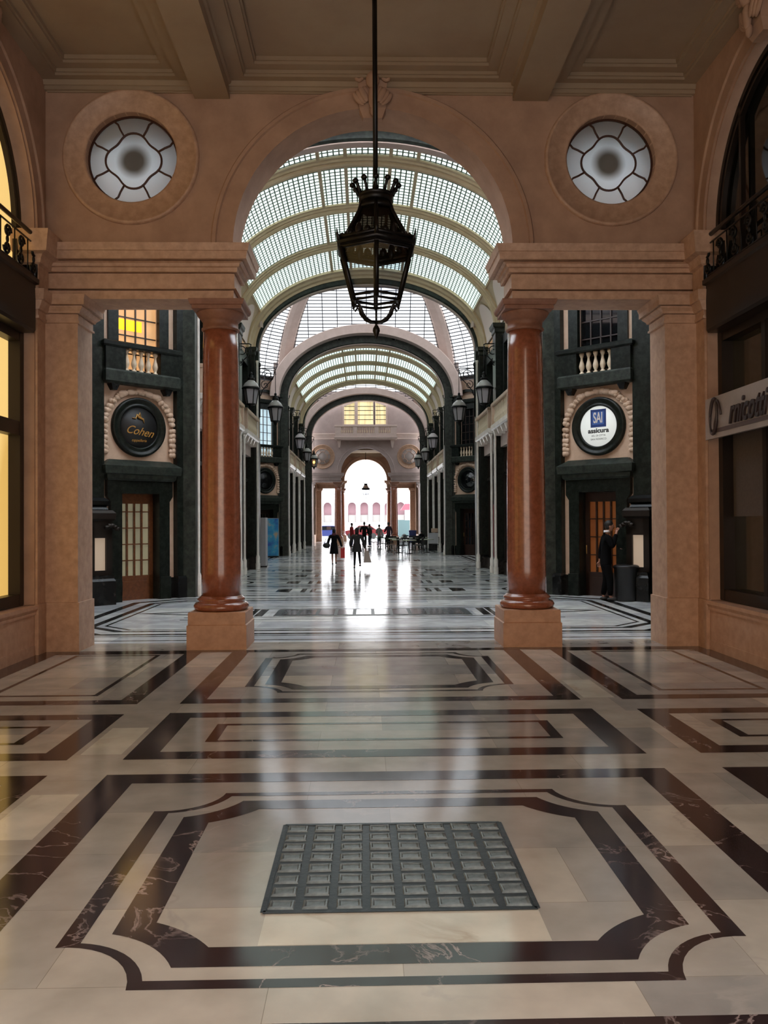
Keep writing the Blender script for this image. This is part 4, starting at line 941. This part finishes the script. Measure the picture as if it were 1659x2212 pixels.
for xa, xb in ((-1.8, -1.0), (-.6, .6), (1.0, 1.8)):
    nb = 6 if abs(xb - xa) < 1 else 8
    for t in range(nb):
        o = b0 if k == 0 else b0.copy()
        if k: C.objects.link(o); o.parent = bl
        k += 1; o.location = (xa + (xb - xa) * t / (nb - 1), -.7, 0)
for s in (-1, 1):
    x0, x1 = sorted((s * 2.35, s * 4.5)); MB().loft(x0, x1, Y1 - .03, Y1, [(7.95, 0), (8.0, .03), (8.06, 0), (8.3, 0), (8.33, .05), (8.4, .05), (8.42, 0)]).build(num('trim'), 'pinkw', kind='structure', label='string course beside the far balcony')

# ------------------------------------------------------------ lanterns
def lantern_proto():
    L = root('hanging_lantern', (0, 9.0, 0), 0, 'large black iron hexagonal lantern with crown hanging under the near arch', 'lantern')
    V = [Vector((math.sin(PI / 3 * i), -math.cos(PI / 3 * i), 0)) for i in range(6)]
    MB().tube([(0, 0, 5.46), (0, 0, 7.9)], .028, 10).build('rod', 'iron', L)
    m = MB(); m.tube([(.0, 0, 5.46), (.03, 0, 5.43), (0, 0, 5.39), (-.03, 0, 5.43)], .012, 6, closed=True); m.tube([(0, 0, 5.40), (0, 0, 5.2)], .022, 8); m.ell((0, 0, 5.33), (.035, .035, .045)); m.build('hook', 'iron', L)
    cr = MB(); cr.lathe([(.165, 5.16), (.185, 5.17), (.185, 5.215), (.175, 5.225), (.19, 5.235), (.19, 5.25)], 24)
    for i in range(12):
        a = 2 * PI * i / 12; d = Vector((math.cos(a), math.sin(a), 0))
        cr.tube([d * .185 + Vector((0, 0, 5.24)), d * .21 + Vector((0, 0, 5.29)), d * .235 + Vector((0, 0, 5.34)), d * .25 + Vector((0, 0, 5.365))], [.02, .016, .02, .024], 6)
        cr.ell(tuple(d * .25 + Vector((0, 0, 5.355))), (.034, .034, .03), 8, 6)
    cr.build('crown', 'iron', L)
    ro = MB(); prof = [(.41, 4.70), (.345, 4.79), (.265, 4.93), (.205, 5.04), (.17, 5.14)]
    for i in range(6):
        ro.tube([tuple(V[i] * r + Vector((0, 0, z))) for r, z in prof], .024, 6)
        for k in range(3):
            u = (k + 1) / 4; p = (V[i] * (1 - u) + V[(i + 1) % 6] * u) * .42; ro.ell((p.x, p.y, 4.745), (.04, .04, .05 if k != 1 else .10), 8, 6)
    ro.lathe([(.17, 5.08), (.20, 5.09), (.185, 5.12), (.17, 5.17)], 24)
    ro.build('roof_frame', 'iron', L)
    rp = MB(); vs = [tuple(V[i] * r + Vector((0, 0, z))) for r, z in prof for i in range(6)]
    rp.add(vs, [(k * 6 + i, k * 6 + (i + 1) % 6, (k + 1) * 6 + (i + 1) % 6, (k + 1) * 6 + i) for k in range(4) for i in range(6)]); rp.build('roof_panes', clear_glass('smoked_roof_glass', (.16, .13, .11), .04), L)
    fr = MB(); rt, rb = .43, .275; zt, zb = 4.62, 4.13
    def hexr(r, z): return [tuple(v * r + Vector((0, 0, z))) for v in V]
    for r, z, q in ((rt + .015, 4.72, .022), (rt + .02, 4.67, .03), (rt, 4.62, .022), (rb, zb, .016), (rb - .01, zb - .05, .014)): fr.tube(hexr(r, z) + [], q, 6, closed=True)
    hv = hexr(rt + .02, 4.73) + hexr(rt + .01, 4.60); fr.add(hv, [(i, (i + 1) % 6, 6 + (i + 1) % 6, 6 + i) for i in range(6)])
    for i in range(6):
        fr.tube([tuple(V[i] * rt + Vector((0, 0, zt))), tuple(V[i] * rb + Vector((0, 0, zb - .05)))], .028, 6)
        fr.tube([tuple(V[i] * .45 + Vector((0, 0, 4.68))), tuple(V[i] * .475 + Vector((0, 0, 4.75))), tuple(V[i] * .48 + Vector((0, 0, 4.81)))], [.03, .014, .004], 6)
    fr.build('body_frame', 'iron', L)
    gp = MB(); gp.add(hexr(rt - .012, zt) + hexr(rb - .012, zb), [(i, (i + 1) % 6, 6 + (i + 1) % 6, 6 + i) for i in range(6)]); gp.build('glass_panes', 'lampglass', L)
    lb = MB(); lb.tube([(0, 0, 4.95), (0, 0, 4.80)], .012); lb.ell((0, 0, 4.76), (.035, .035, .05)); lb.build('bulb', 'milky', L)
    bt = MB()
    for i in range(0, 6):
        if i % 3 == 0: continue
        v = V[i]; P = lambda r, z: tuple(v * r + Vector((0, 0, z)))
        bt.tube([P(.26, 4.09), P(.29, 4.05), P(.265, 4.02), P(.235, 4.05), P(.21, 4.03), P(.19, 3.98), P(.165, 3.94), P(.13, 3.90), P(.07, 3.87), P(0, 3.865)], [.012, .014, .012, .012, .014, .02, .014, .014, .014, .014], 6)
    bt.tube([(0, 0, 4.02), (0, 0, 3.86)], .014); bt.lathe([(.001, 3.86), (.02, 3.855), (.012, 3.84), (.036, 3.80), (.04, 3.77), (.02, 3.72), (.001, 3.68)], 12, cap=False); bt.build('scrolled_finial', 'iron', L)
    return L
LAN = lantern_proto()
far_lan = copy_tree(LAN, (0, 73.4, .65), 0, label='small black hanging lantern seen against the sky through the far arch', scale=(.85, .85, .85))
long_rod = MB().tube([(0, 0, 5.46), (0, 0, 8.47)], .028, 10).build('rod', 'iron')
for ch in far_lan.children:
    if ch.name.startswith('rod'): ch.data = long_rod.data
bpy.data.objects.remove(long_rod)

def wall_lantern_proto():
    L = root('bracket_lantern', (0, 0, 0), 0, 'x', 'lantern')
    # origin: point on the wall at lantern level; +x points into the gallery
    b = MB(); b.tube([(0, 0, 2.0), (.12, 0, 2.02), (.55, 0, 2.02), (.62, 0, 1.98)], .02, 6); b.tube([(.02, 0, .2), (.02, 0, 2.1)], .025, 6)
    sp = lambda cx, cz, r, a0, sg: [(cx + r * (1 - q / 20) * math.cos(a0 + sg * q * .5), 0, cz + r * (1 - q / 20) * math.sin(a0 + sg * q * .5)) for q in range(17)]
    b.tube(sp(.30, 1.78, .2, PI, -1), .017, 5); b.tube(sp(.22, 1.40, .17, PI / 2, 1), .015, 5); b.tube([(.05, 0, 1.0), (.12, 0, 1.2), (.3, 0, 1.42), (.5, 0, 1.62), (.6, 0, 1.95)], .018, 6); b.tube(sp(.5, 1.78, .12, 0, 1), .013, 5)
    b.tube([(.6, 0, 2.0), (.6, 0, 1.0)], .012, 5); b.ell((.6, 0, 1.05), (.05, .05, .06), 8, 6); b.ell((.02, 0, 2.15), (.05, .05, .1), 8, 6); b.build('scroll_bracket', 'iron', L)
    c = (.6, 0)
    MB().lathe([(.27, .58), (.255, .64), (.21, .72), (.13, .79), (.09, .83)], 24, c).build('hood', 'ivory', L)
    m = MB(); m.lathe([(.09, .83), (.12, .86), (.12, .90), (.06, .93), (.08, .98), (.03, 1.02), (.02, 1.05)], 16, c); m.lathe([(.27, .52), (.30, .54), (.30, .58), (.27, .60)], 24, c, cap=False)
    V = [Vector((.6 + math.cos(PI / 3 * i) * 1, math.sin(PI / 3 * i), 0)) for i in range(6)]
    hx = lambda r, z: [(.6 + math.cos(PI / 3 * i) * r, math.sin(PI / 3 * i) * r, z) for i in range(6)]
    for i in range(6): m.tube([hx(.26, .55)[i], hx(.17, .06)[i]], .016, 5)
    m.tube(hx(.17, .05), .018, 5, closed=True); m.lathe([(.17, .06), (.10, .02), (.05, -.02), (.06, -.06), (.02, -.11), (.001, -.16)], 12, c); m.build('lamp_frame', 'iron', L)
    g = MB(); g.add(hx(.25, .55) + hx(.165, .06), [(i, (i + 1) % 6, 6 + (i + 1) % 6, 6 + i) for i in range(6)]); g.build('lamp_glass', 'milky', L)
    return L
WL = wall_lantern_proto(); used = False
for s, side in ((-1, 'left'), (1, 'right')):
    for k, (y, xx, z) in enumerate(((27.1, 4.4, 5.5), (31.0, 4.02, 5.42), (42.85, 4.02, 5.45), (50.67, 4.2, 5.4), (54.6, 4.02, 5.3))):
        o = WL if not used else copy_tree(WL); used = True
        o.location = (s * xx, y, z); o.rotation_euler = (0, 0, PI if s > 0 else 0)
        o['label'] = 'black bracket lantern with pale hood, %s from the camera on the %s wall' % (('nearest', 'second', 'third', 'fourth', 'farthest')[k], side); o['group'] = 'bracket lanterns along the gallery'
m = MB().ell((0, 0, 0), (.07, .07, .09), 10, 8); o = m.build('lit_bulb', 'bulb', label='small glowing orange bulb in the farthest lantern on the left', category='bulb'); o.location = (-3.4, 54.25, 5.62)

# ------------------------------------------------------------ people
def skin_mesh(pts, edges, radii, sub=2):
    me = bpy.data.meshes.new('t'); me.from_pydata(pts, edges, []); o = bpy.data.objects.new('t', me); C.objects.link(o)
    md = o.modifiers.new('s', 'SKIN'); md.use_smooth_shade = True; md.branch_smoothing = .6
    for i, r in enumerate(radii):
        sv = me.skin_vertices[0].data[i]; sv.radius = r if isinstance(r, tuple) else (r, r); sv.use_root = (i == 0)
    ms = o.modifiers.new('u', 'SUBSURF'); ms.levels = sub; ms.render_levels = sub
    bpy.context.view_layer.update()
    r = bpy.data.meshes.new_from_object(o.evaluated_get(bpy.context.evaluated_depsgraph_get())); bpy.data.objects.remove(o); return r
def skin_part(name, chains, m, parent, sub=2, extra=None):
    """chains: [(key, pos, radius)], linked by name: list of (id, parent id, pos, r)"""
    ids = {}; pts = []; ed = []; rad = []
    for i, (k, p, pos, r) in enumerate(chains):
        ids[k] = i; pts.append(pos); rad.append(r)
        if p is not None: ed.append((ids[p], i))
    me = skin_mesh(pts, ed, rad, sub)
    if extra:
        b = MB(); b.v = [tuple(v.co) for v in me.vertices]; b.f = [list(p.vertices) for p in me.polygons]; n = len(b.v); b.v += extra.v; b.f += [[n + i for i in f] for f in extra.f]
        me = bpy.data.meshes.new(name); me.from_pydata(b.v, [], b.f); me.polygons.foreach_set('use_smooth', [True] * len(b.f)); me.update()
    me.name = name; me.materials.append(M[m]); o = bpy.data.objects.new(name, me); C.objects.link(o); o.parent = parent; return o
def person(loc, rz, H, label, coat, legs, pose, hem=None, collar=False, scarf=None, hairlen=.0, shoe='leather', fingers=True, group=None, legskin=False, hair='hair', sub=2):
    P = root('person', loc, rz, label, 'person', group); h = H
    D = dict(lean=0., eL=(-.15, -.02, .63), wL=(-.155, .02, .49), eR=(.15, -.02, .63), wR=(.155, .02, .49), kL=(-.05, .01, .275), aL=(-.055, -.02, .045), kR=(.05, .01, .275), aR=(.055, -.02, .045), head=(0, .015, .925), nod=.0)
    D.update(pose); S = lambda v: (v[0] * h, v[1] * h, v[2] * h); ln = D['lean']
    sp = {'pel': (0, 0, .525), 'spi': (0, .3 * ln, .62), 'che': (0, .8 * ln, .735), 'nek': (0, ln * 1.1, .83)}
    shL = (-.098, ln, .80); shR = (.098, ln, .80); hd = D['head']; nod = D['nod']
    lk = 1. if legskin else .66
    ch = [('pel', None, S(sp['pel']), (.06 * h, .045 * h)), ('spi', 'pel', S(sp['spi']), (.06 * h, .045 * h)), ('che', 'spi', S(sp['che']), (.055 * h, .042 * h)), ('nek', 'che', S(sp['nek']), (.030 * h, .030 * h)),
          ('jaw', 'nek', S((0, hd[1] * .7 + nod * .5, hd[2] - .045)), (.034 * h, .042 * h)), ('hed', 'jaw', S(hd), (.044 * h, .054 * h)), ('top', 'hed', S((0, hd[1] - nod * .2, hd[2] + .045)), (.032 * h, .042 * h)),
          ('nos', 'hed', S((0, hd[1] + .058, hd[2] - .012 - nod * .3)), .008 * h)]
    for sd, sh, e, w_, in (('L', shL, D['eL'], D['wL']), ('R', shR, D['eR'], D['wR'])):
        ch += [('s' + sd, 'che', S((sh[0] * .9, sh[1], sh[2] - .02)), .022 * h), ('e' + sd, 's' + sd, S(e), .019 * h), ('w' + sd, 'e' + sd, S(w_), .015 * h)]
        d = (Vector(w_) - Vector(e)).normalized(); side = Vector((0, 0, 1)).cross(d) if abs(d.z) < .8 else Vector((0, 1, 0)); side.normalize(); q = Vector(w_) + d * .028
        ch.append(('p' + sd, 'w' + sd, S(q), (.017 * h, .012 * h)))
        if fingers:
            nrm = d.cross(side).normalized()
            for k, (off, ln_) in enumerate(((-.018, .032), (-.006, .040), (.006, .042), (.017, .036))):
                f1 = q + side * off * 1.0 + d * .024; f2 = f1 + d * ln_ * .5 + nrm * .006; f3 = f2 + d * ln_ * .4 + nrm * .014
                ch += [('f%s%d' % (sd, k), 'p' + sd, S(f1), .0052 * h), ('g%s%d' % (sd, k), 'f%s%d' % (sd, k), S(f2), .0048 * h), ('h%s%d' % (sd, k), 'g%s%d' % (sd, k), S(f3), .004 * h)]
            f1 = q - side * .024 + d * .0 + nrm * .008; f2 = f1 - side * .008 + d * .024 + nrm * .008; ch += [('t' + sd, 'p' + sd, S(f1), .006 * h), ('u' + sd, 't' + sd, S(f2), .005 * h)]
    for sd, x, k, a in (('L', -.05, D['kL'], D['aL']), ('R', .05, D['kR'], D['aR'])):
        ch += [('i' + sd, 'pel', S((x, 0, .49)), .05 * h * lk), ('k' + sd, 'i' + sd, S(k), .031 * h * lk), ('c' + sd, 'k' + sd, S(((k[0] + a[0]) / 2, (k[1] + a[1]) / 2 - (.012 if legskin else 0), (k[2] + a[2]) / 2 + (.03 if legskin else 0))), .029 * h * lk), ('a' + sd, 'c' + sd, S(a), .018 * h), ('o' + sd, 'a' + sd, S((a[0], a[1] + .075, a[2] - .025)), .015 * h)]
    hx = MB(); hc = (0, hd[1], hd[2] - .006); hx.ell(S(hc), (.040 * h, .050 * h, .064 * h), 18, 14); hx.ell(S((0, hd[1] + .048, hd[2] - .014)), (.007 * h, .012 * h, .014 * h), 8, 6)
    for q in (-1, 1): hx.ell(S((q * .040, hd[1] - .004, hd[2] - .010)), (.006 * h, .012 * h, .017 * h), 8, 6)
    skin_part('body', ch, 'skin', P, sub, hx)
    if fingers:
        ey = MB(); [ey.ell(S((q * .017, hd[1] + .044, hd[2] + .003)), (.006 * h, .005 * h, .004 * h), 8, 6) for q in (-1, 1)]; ey.build('eyes', 'ink', P)
        MB().ell(S((0, hd[1] + .045, hd[2] - .036)), (.013 * h, .006 * h, .003 * h), 8, 6).build('mouth', 'scarfr', P)
    # jacket
    jk = [('hem', None, S((0, 0, .395)), (.108 * h, .086 * h)), ('pel', 'hem', S((0, 0, .52)), (.098 * h, .076 * h)), ('spi', 'pel', S(sp['spi']), (.09 * h, .07 * h)), ('che', 'spi', S(sp['che']), (.102 * h, .075 * h)), ('nk', 'che', S((0, ln * 1.05, .815)), (.06 * h, .05 * h)), ('nk2', 'nk', S((0, ln * 1.08, .850)), (.044 * h, .040 * h))]
    for sd, sh, e, w_ in (('L', shL, D['eL'], D['wL']), ('R', shR, D['eR'], D['wR'])):
        wv = Vector(e) + (Vector(w_) - Vector(e)) * .93; jk += [('s' + sd, 'che', S(sh), .052 * h), ('e' + sd, 's' + sd, S(e), .038 * h), ('w' + sd, 'e' + sd, S(wv), .028 * h)]
    skin_part('jacket' if not hem else 'coat', jk, coat, P, sub)
    if hem:
        sk = MB(); n = 20; rings = []
        for i, t in enumerate((0, .25, .5, .75, 1)):
            z = .60 + (hem - .60) * t; rx = .088 + .035 * t; ry = .066 + .03 * t
            rings.append([(rx * h * math.cos(2 * PI * k / n) * (1 + .05 * math.sin(k * 3) * t), ry * h * math.sin(2 * PI * k / n) - .01 * h * t, z * h) for k in range(n)])
        vs = [v for r in rings for v in r]; sk.add(vs, [(i * n + k, i * n + (k + 1) % n, (i + 1) * n + (k + 1) % n, (i + 1) * n + k) for i in range(4) for k in range(n)], 0, True); sk.build('coat_skirt', coat, P)
    if not legskin:
        tr = [('pel', None, S((0, 0, .47)), (.07 * h, .05 * h))]
        slim = .72 if hem else 1.
        for sd, x, k, a in (('L', -.05, D['kL'], D['aL']), ('R', .05, D['kR'], D['aR'])):
            tr += [('i' + sd, 'pel', S((x, 0, .42)), .056 * h * slim), ('k' + sd, 'i' + sd, S(k), .046 * h * slim), ('a' + sd, 'k' + sd, S((a[0], a[1], a[2] + .01)), .034 * h * slim)]
        skin_part('trousers' if not hem else 'tights', tr, legs, P, sub)
    for sd, a in (('L', D['aL']), ('R', D['aR'])):
        MB().ell((a[0] * h, (a[1] + .035) * h, (a[2] - .022) * h), (.026 * h, .075 * h, .026 * h), 12, 8).build('shoe', shoe, P)
    hr = MB(); hr.ell(S((0, hd[1] - .012, hd[2] + .020)), (.046 * h, .054 * h, .052 * h), 18, 12); hr.ell(S((0, hd[1] - .022, hd[2] - .012)), (.042 * h, .036 * h, .045 * h), 14, 10)
    if hairlen: hr.ell(S((0, hd[1] - .03, hd[2] - hairlen * .5)), (.05 * h, .035 * h, (.04 + hairlen) * h), 14, 10)
    hr.build('hair', hair, P)
    if collar:
        MB().lathe([(.040 * h, .842 * h), (.038 * h, .864 * h), (.034 * h, .868 * h), (.032 * h, .855 * h)], 18, (0, ln * 1.12 * h + .004 * h), cap=False).build('shirt_collar', 'shirt', P)
    if scarf: MB().lathe([(.05 * h, .80 * h), (.062 * h, .82 * h), (.06 * h, .85 * h), (.045 * h, .87 * h)], 18, (0, ln * h), cap=False).build('scarf', scarf, P)
    return P
# man in the suit: faces right, right hand raised to his mouth
person((5.02, 17.72, 0), -PI / 2 - .12, 1.73, 'man in black suit and white collar, hand raised to mouth, standing by the right door', 'suit', 'suit',
       dict(lean=.01, nod=.03, head=(0, .05, .922), eR=(.13, .06, .655), wR=(.035, .125, .835), eL=(-.15, -.03, .63), wL=(-.15, -.05, .49), kL=(-.045, .015, .275), aL=(-.05, -.03, .045), kR=(.05, .04, .275), aR=(.06, .04, .045)), collar=True)
MB().tube([(0, 0, 0), (.045, 0, -.01)], .006, 6).build('phone', 'palebag', label='small pale lit thing held out in front of the man in the suit', category='phone').location = (5.31, 17.66, 1.11)
# two women walking away
person((-1.36, 33.5, 0), -.08, 1.47, 'woman in long black coat walking away with a red shopping bag', 'coat', 'coat',
       dict(eL=(-.16, -.05, .62), wL=(-.16, .02, .50), eR=(.17, -.02, .63), wR=(.215, .0, .48), aR=(.06, -.10, .075), kR=(.05, .02, .28), aL=(-.05, .04, .045)), hem=.30, scarf='scarfr', hairlen=.03, legskin=True)
person((-.42, 30.75, 0), .05, 1.52, 'woman in short dark coat and black tights walking away with a beige bag', 'coat2', 'coat',
       dict(eL=(-.16, -.03, .62), wL=(-.15, .04, .52), eR=(.17, -.02, .62), wR=(.20, -.02, .47), kL=(-.05, .03, .275), aL=(-.06, .05, .045), kR=(.06, -.01, .29), aR=(.07, -.14, .10)), hem=.40, hairlen=.05)
def bag(loc, w_, d, hh, m, lab, cat='bag', slump=0., side=None):
    b = root('shopping_bag', loc, 0, lab, cat)
    k = MB(); k.add([(-w_ / 2, -d / 2, 0), (w_ / 2, -d / 2, 0), (w_ / 2, d / 2, 0), (-w_ / 2, d / 2, 0), (-w_ / 2 + slump * .5, -d * .3, hh * .93), (w_ / 2 - slump * 1.6, -d * .3, hh), (w_ / 2 - slump * 1.6, d * .3, hh), (-w_ / 2 + slump * .5, d * .3, hh * .93)],
                     [(0, 3, 2, 1), (4, 5, 6, 7), (0, 1, 5, 4), (2, 3, 7, 6), (1, 2, 6, 5), (3, 0, 4, 7)]); k.build('bag_body', m, b)
    k = MB(); k.tube([(-w_ * .2, 0, hh), (-w_ * .1, 0, hh + .1), (w_ * .1, 0, hh + .1), (w_ * .2 - slump, 0, hh)], .008, 5); k.build('handles', side or m, b); return b
bag((-1.02, 33.5, .27), .17, .14, .42, 'redbag', 'bright red paper shopping bag carried by the woman in the long coat')
bag((-1.14, 33.52, .29), .09, .2, .38, 'palebag', 'pale pink paper bag carried beside the red bag')
bag((-.03, 30.7, .22), .28, .16, .44, 'beigebag', 'beige shopping bag swinging from the hand of the woman in tights', slump=.07)
hb = MB(); hb.ell((0, 0, 0), (.15, .09, .11), 14, 10); hb.tube([(-.1, 0, .08), (-.02, 0, .28), (.1, 0, .38)], .012, 5); o = hb.build('handbag', 'leather', label='black handbag at the left hip of the woman in the long coat', category='bag'); o.location = (-1.66, 33.45, .78)
# group at the far tables
crowd = [(-1.02, 58.0, 'redc', 'jeans', 'person in red jacket standing by the far tables'), (-.15, 57.5, 'coat', 'coat', 'person in black coat, left of the pair standing at the far tables'), (.22, 58.2, 'coat2', 'jeans', 'person in charcoal coat, right of the pair standing at the far tables'),
         (.86, 57.2, 'greyc', 'jeans', 'person in grey jacket with back turned at the far tables'), (1.52, 58.0, 'purplec', 'coat', 'person in dark purple jacket beside the right far column')]
for i, (x, y, c, l, lab) in enumerate(crowd):
    person((x, y + .5 * ((i * 3) % 3 - 1), 0), .55 * ((i * 7) % 5 - 2), (1.68, 1.74, 1.6, 1.56, 1.72)[i], lab, c, l, dict(eL=(-.16, .02, .62), wL=(-.12, .12, .6)), fingers=False, sub=1)
person((3.3, 50.2, 0), .4, 1.2, 'dark figure seated low among the green cafe tables on the right', 'coat', 'coat', dict(kL=(-.06, .16, .42), aL=(-.06, .18, .05), kR=(.06, .16, .42), aR=(.06, .18, .05)), fingers=False, sub=1)

# ------------------------------------------------------------ cafe tables, chairs, boards
tp = root('cafe_table', (0, 0, 0), 0, 'x', 'table')
MB().lathe([(.36, .70), (.38, .71), (.38, .74), (.36, .75)], 24).build('table_top', 'tabletop', tp)
MB().lathe([(.385, .715), (.39, .72), (.39, .735), (.385, .74)], 24, cap=False).build('edge_band', 'tablegreen', tp)
MB().tube([(0, 0, .03), (0, 0, .70)], .03, 8).build('pedestal', 'iron', tp); MB().lathe([(.22, 0), (.2, .02), (.05, .04), (.03, .06)], 16).build('foot', 'iron', tp)
cp_ = root('cafe_chair', (0, 0, 0), 0, 'x', 'chair')
MB().loft(-.21, .21, -.2, .2, [(.43, 0), (.46, .01)]).build('seat', 'chair', cp_)
m = MB(); [m.box(-.2 + .09 * i, -.16 + .09 * i, .19, .21, .46, .82) for i in range(5)]; m.box(-.21, .21, .18, .22, .80, .86); m.build('backrest', 'chair', cp_)
for x, y in ((-.19, -.18), (.19, -.18), (-.19, .19), (.19, .19)): MB().tube([(x, y, .43), (x * 1.1, y * 1.1, 0)], .014, 6).build('leg', 'chair', cp_)
T = [(.85, 52.5), (1.35, 49.0), (1.75, 46.0), (2.25, 44.5), (2.75, 50.5), (3.35, 46.5), (3.5, 52.0), (2.0, 53.5)]
for i, (x, y) in enumerate(T):
    o = tp if i == 0 else copy_tree(tp); o.location = (x, y, 0)
    o['label'] = 'round cafe table with green edge, %s' % ('leftmost, in front of the standing group', 'second from the left, low in the view', 'in front of the right far column', 'nearest of the row right of the column', 'behind the row right of the column', 'nearest to the white menu board', 'farthest right, beside the dark wall', 'farthest back by the column plinth')[i]; o['group'] = 'cafe tables at the far end'
    for k in range(2):
        a = (i * 1.3 + k * 2.6); c = cp_ if (i == 0 and k == 0) else copy_tree(cp_); c.location = (x + .55 * math.cos(a), y + .6 * math.sin(a), 0); c.rotation_euler = (0, 0, a - PI / 2)
        c['label'] = 'dark slatted cafe chair at a green-edged table at the far end'; c['group'] = 'cafe chairs at the far end'
mb = root('menu_board', (4.0, 49.2, 0), .15, 'white menu board with cream box on top beside the cafe tables', 'menu board')
MB().loft(-.36, .36, -.12, .12, [(0, 0), (.12, 0), (.14, -.02), (.42, -.02)]).build('stand', 'chair', mb); MB().loft(-.38, .38, -.05, .05, [(.42, 0), (1.05, 0)]).build('board', 'boardw', mb)
MB().loft(-.16, .16, -.06, .06, [(1.07, .0), (1.1, .02), (1.30, .02), (1.32, 0)]).build('cream_box', 'cream', mb)
# poster stands
ps = root('poster_stand', (-4.78, 41.0, 0), .28, 'tall blue poster on a stand in front of the left doorway beyond the crossing', 'poster stand')
MB().loft(-.42, .42, -.12, .12, [(0, 0), (.05, 0), (.06, -.05)]).build('foot', 'iron', ps); MB().box(-.42, .42, -.04, -.005, .08, 1.9).build('poster', 'poster', ps); MB().box(-.45, .45, -.005, .03, .05, 1.93).build('backboard', 'greyp', ps)
ps = root('information_totem', (-4.02, 32.4, 0), 0, 'narrow grey totem seen edge-on beside the left green pier', 'totem')
MB().box(-.09, .09, -.35, .35, .05, 1.9).build('panel', 'greyp', ps); MB().box(-.14, .14, -.38, .38, 0, .05).build('foot', 'iron', ps)
rb = MB(); rb.loft(-.02, .02, -.45, .45, [(.45, 0), (2.3, 0)]); o = rb.build('red_banner', 'redc', label='narrow red banner against the dark shopfront at right', category='banner'); o.location = (4.40, 29.3, 0)

# ------------------------------------------------------------ street beyond
MB().box(-80, 80, 76, 160, -.35, -.05).build('ground_street', 'asphalt', kind='structure', label='pale street beyond the far portal')
MB().box(-40, 40, -60, -2.3, -.35, -.05).build('ground_square', 'asphalt', kind='structure', label='paved square behind the viewpoint')
MB().box(-40, 40, -34, -33, 0, 22).build('wall_sky_block', 'cream', kind='structure', label='unseen house front added behind the viewpoint to block the sky')  # added out of view to cut the daylight entering the near hall
fb = root('arcaded_building', (0, 135, 0), 0, 'white arcaded building across the street with three pink arches', 'building')
xs = [-13.5 + 1.95 * k for k in range(16)]; arch = lambda x, r: [(x - r, 1.7), (x - r, 4.3)] + [(x - r * math.cos(PI * i / 12), 4.3 + r * math.sin(PI * i / 12)) for i in range(1, 12)] + [(x + r, 4.3), (x + r, 1.7)]
xs = [-6.1 + 1.98 * k for k in range(7)]
m = MB(); m.plate(rect(-40, 40, -.1, 19), [arch(x, .66)[::-1] for x in xs], 0, .8); m.loft(-40, 40, -.1, .8, [(6.3, 0), (6.4, .1), (6.5, .1), (6.6, 0)]); m.build('facade', 'facade', fb)
m = MB(); m.box(-12, 12, 1.5, 1.7, 0, 7); m.build('arcade_wall', 'pinkin', fb)
m = MB(); [m.box(x - .6, x + .6, .9, 1.0, 1.7, 2.9) for x in xs]; m.build('shop_shutters', 'greyc', fb)
def car(loc, rz, m, lab, L=4.1, hgt=1.42):
    c = root('car', loc, rz, lab, 'car')
    side = [(-L / 2, .35), (-L / 2, .78), (-L * .36, .92), (-L * .22, .95), (-L * .08, hgt), (L * .22, hgt), (L * .38, .98), (L / 2, .9), (L / 2, .35)]
    MB().plate(side, [], -.82, .82).build('body_shell', m, c)
    MB().plate([(-L * .19, .97), (-L * .07, hgt - .07), (L * .2, hgt - .07), (L * .33, .99)], [], -.83, .83).build('windows', 'dglass', c)
    for x in (-L * .3, L * .3):
        for y in (-.74, .74): MB().lathe([(.31, -.1), (.31, .1)], 20, ax='y', o=(x, y, .31)).build('wheel', 'tyre', c)
    return c
car((-4.2, 86, -.05), .1, 'carblue', 'blue car parked beyond the left far opening'); car((-.4, 88, -.05), 0, 'carred', 'red car parked behind the standing group', 4.0)
car((3.0, 96, -.05), 0, 'carred', 'second red car farther back in the street', 4.0); car((-8.3, 92, -.05), 0, 'cargrey', 'grey car at the left edge of the street')
v = root('delivery_van', (4.1, 80, -.05), .5, 'teal van parked beyond the right far opening', 'van')
MB().plate([(-1.6, .35), (-1.6, 1.95), (.6, 1.95), (1.2, 1.25), (1.7, 1.1), (1.7, .35)], [], -.85, .85).build('body_shell', 'teal', v); MB().plate([(.45, 1.25), (.62, 1.8), (1.1, 1.25)], [], -.86, .86).build('windows', 'dglass', v)
for x in (-1., 1.1):
    for y in (-.75, .75): MB().lathe([(.32, -.1), (.32, .1)], 20, ax='y', o=(x, y, .32)).build('wheel', 'tyre', v)
o = root('recycling_bin', (3.9, 70.0, 0), 0, 'blue plastic bin in the right far opening', 'bin'); MB().loft(-.3, .3, -.3, .3, [(0, -.04), (.9, 0)]).build('bin_body', 'bluebin', o); MB().loft(-.3, .3, -.3, .3, [(.9, .03), (.97, .03), (1.02, -.05)]).build('lid', 'bluebin', o)
o = root('street_kiosk', (6.9, 118, 0), 0, 'red awning and kiosk across the street at right', 'kiosk'); MB().loft(-1.7, 1.7, -1, 1, [(3.4, .2), (4.3, -.4)]).build('awning', 'awning', o); MB().box(-.2, 1.4, -.8, .8, 0, 3.4).build('booth', mat('orange_booth', (.6, .1, .05), .7), o)
